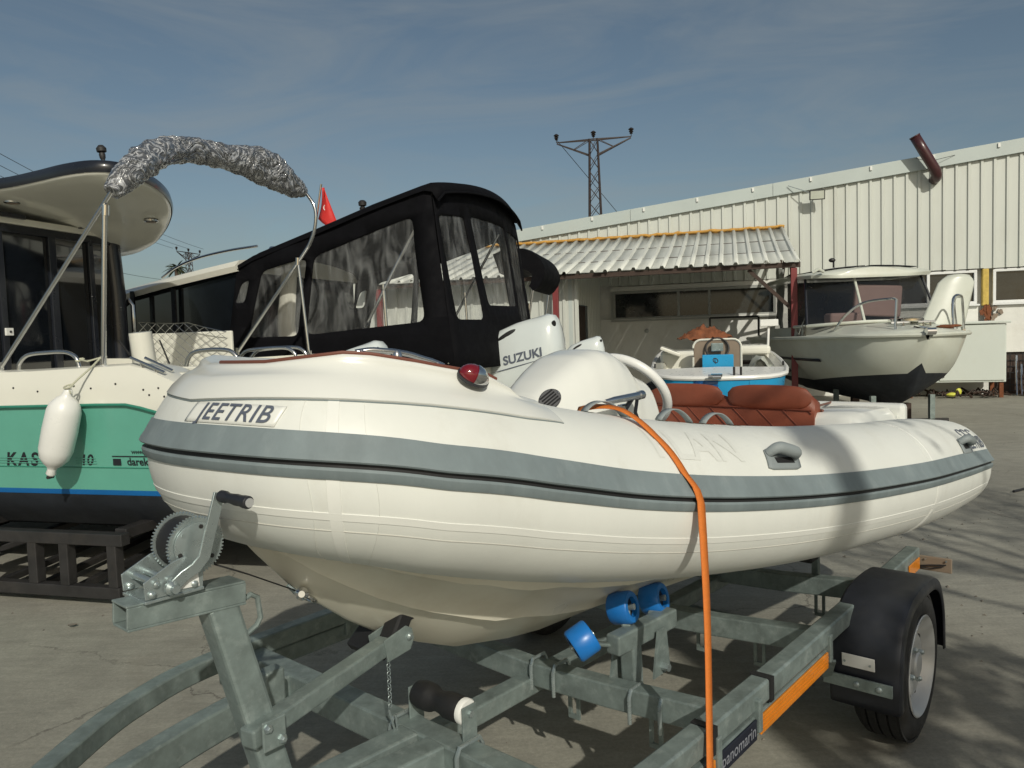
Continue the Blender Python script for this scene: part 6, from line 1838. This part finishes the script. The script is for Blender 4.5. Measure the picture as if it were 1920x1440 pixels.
b = MB(); b.tube(arcpts((.868, .03, 1.08), .03, 0, 2 * pi, 12, (0, 1, 0), (0, .3, 1)), .006, 5); b.tube([V(.868, .04, 1.11), V(.866, .03, 1.04)], .005, 5); b.build('handle_cord', 'stand', ck)
b = MB(); b.tube(arcpts((1.10, 0, 1.235), .15, 0, 2 * pi, 24, (0, 1, 0), (.3, 0, .9)), .014, 8); b.build('steering_wheel', 'stand', ob)
b = MB(); b.box((1.08, 0, 1.25), (.05, .16, .11)); b.build('instrument', 'galv', ob, smooth=0, bevel=.01)
b = MB(); b.box((1.9, .52, 1.05), (.8, .5, .30)); b.build('side_seat', 'cream', ob, smooth=0, bevel=.05, bseg=3)
b = MB(); b.box((1.55, .62, 1.20), (.6, .3, .05), Matrix.Rotation(radians(22), 3, 'X')); b.build('seat_lid', 'cream', ob, smooth=0, bevel=.015)
b = MB(); b.box((2.2, -.48, 1.18), (.9, .55, .14)); b.build('side_seat', 'cream', ob, smooth=0, bevel=.05, bseg=3)
b = MB(); rows = []
for i in range(8): rows.append([V(1.0 + .1 * i, -.40 - .3 * j / 6 - .03 * sin(i * 2), .80 + .28 * sin(pi * (j / 6) * .9) + .04 * sin(i + j)) for j in range(7)])
b.grid(rows); b.build('grey_tarp', 'white_boat', ob, smooth=60)
b = MB(); b.tube([V(2.5, -.78, 1.1), V(2.5, -.80, 1.55)], .02, 8); b.box((2.5, -.80, 1.56), (.14, .26, .10)); b.build('trolling_motor', 'white_p', ob, smooth=30, bevel=.01)
b = MB(); b.lathe([(.03, -.05), (.03, .05)], (-.12, .05, .92), (0, 1, 0), 12); b.box((-.06, .05, .94), (.16, .13, .03)); b.lathe([(.022, -.03), (.022, .03)], (-.12, .12, .93), (0, 1, 0), 10); b.build('anchor_roller', 'chrome', ob)
for y in (-.16, -.24): b = MB(); b.tube([V(.05, y, .92), V(.05, y, 1.03)], .014, 8); b.build('bollard', 'stand', ob)
for sg in (-1, 1): b = MB(); b.tube(arcpts((.9, sg * .82, 1.0), .045, 0, pi, 8, (1, 0, 0), (0, 0, 1)), .012, 6); b.build('cleat', 'stand', ob)
for x in (.6, 2.4):
    for y in (-.4, .4): b = MB(); b.box((x, y, .26), (.08, .08, .52)); b.build('support_post', 'wood_dark', ob, smooth=0)
b = MB(); rows = []
for i in range(22):
    u = -1 + 2 * i / 21
    rows.append([V(.38 * u, .2 * w_, .16 * (1 - u * u) * (1 - w_ * w_) + .10 * noise.noise(V(u * 3.1, w_ * 2.6, 2)) * (1.2 - abs(u)) + .05 * noise.noise(V(u * 8, w_ * 6, 9))) for w_ in [-1 + k / 8 for k in range(17)]])
b.grid(rows)
o = b.build('brown_rag', 'rust', smooth=50); o.location = (2.98, 11.9, 1.36); o.rotation_euler = (0, 0, .1)
tag(o, 'crumpled orange brown cloth heaped on the blue open boat stern', 'cloth')

# ================================================================== BEHIND THE CAMERA: pole and bare tree whose shadows fall in the picture
pl = thing('shadow_pole', 'plain round steel pole added behind the photographer to cast a shadow band', 'shadow pole', (1.08 - hd.x * 8, 2.445 - hd.y * 8, 0))  # unseen pole, put in so its shadow band crosses the tube
b = MB(); b.tube([V(0, 0, 0), V(0, 0, 6.6)], [.10, .085], 20); b.build('pole', 'galv', pl)
b = MB(); b.box((0, -.25, 6.65), (.16, .6, .08)); b.build('pole_head', 'galv', pl, smooth=0, bevel=.02)
b = MB(); b.lathe([(.16, 0), (.16, .02)], (0, 0, 0), (0, 0, 1), 20); b.build('base_plate', 'galv', pl)
te = thing('bare_tree', 'young sparse tree standing behind the photographer', 'tree', (3.75 - hd.x * 7.2, 4.4 - hd.y * 7.2, 0))
b = MB(); lv = MB()
def branch(p, d, l_, r, depth):
    q = p + d * l_
    mid = p.lerp(q, .5) + V(random.uniform(-.08, .08), random.uniform(-.08, .08), 0) * l_
    b.tube([p, mid, q], [r, r * .85, r * .6], 6)
    if depth == 0:
        for _ in range(16):
            c = p.lerp(q, random.uniform(.2, 1.1)) + V(random.gauss(0, .10), random.gauss(0, .10), random.gauss(0, .10))
            s = random.uniform(.03, .06); e = Vector((random.uniform(-1, 1), random.uniform(-1, 1), random.uniform(-.6, .6))).normalized(); f = e.orthogonal().normalized()
            v = lv.verts([c - e * s, c + f * s * .45, c + e * s, c - f * s * .45]); lv.face(v)
        return
    for _ in range(3):
        a = Vector((random.uniform(-1, 1), random.uniform(-1, 1), random.uniform(-.3, .6)))
        branch(q - d * l_ * random.uniform(0, .3), (d * .9 + a * .75).normalized(), l_ * random.uniform(.62, .82), r * .58, depth - 1)
branch(V(0, 0, 0), V(-.02, 0, 1), 2.5, .08, 4)
b.build('trunk', 'bark', te); lv.build('crown', 'leaf', te, smooth=0, fixn=False)
te2 = thing('added_shade_tree', 'small dense round-headed tree added behind the photographer to shade the wheel area', 'tree', (1.75 - hd.x * 4.6, 2.75 - hd.y * 4.6, 0))  # unseen tree, put in to darken the ground around the wheel
b = MB(); b.tube([V(0, 0, 0), V(.05, 0, 1.4), V(0, .03, 2.9)], [.07, .055, .03], 8)
for k in range(14):
    a = k * 2.4; z = 1.9 + .08 * k
    b.tube([V(0, 0, z), V(.3 * cos(a), .3 * sin(a), z + .2), V(.6 * cos(a), .6 * sin(a), z + .35)], [.02, .014, .006], 5)
b.build('trunk', 'bark', te2)
lv = MB()
for k in range(2600):
    while True:
        p = V(random.uniform(-1, 1), random.uniform(-1, 1), random.uniform(-1, 1))
        if p.length < 1 and p.length > .2: break
    if noise.noise(p * 2.3 + V(4, 1, 7)) < -.12: continue
    c = V(p.x * .72, p.y * .72, 2.95 + p.z * .62)
    s = random.uniform(.035, .06); e = Vector((random.uniform(-1, 1), random.uniform(-1, 1), random.uniform(-.6, .6))).normalized(); f = e.orthogonal().normalized()
    lv.face(lv.verts([c - e * s, c + f * s * .5, c + e * s, c - f * s * .5]))
lv.build('crown', 'leaf', te2, smooth=0, fixn=False)
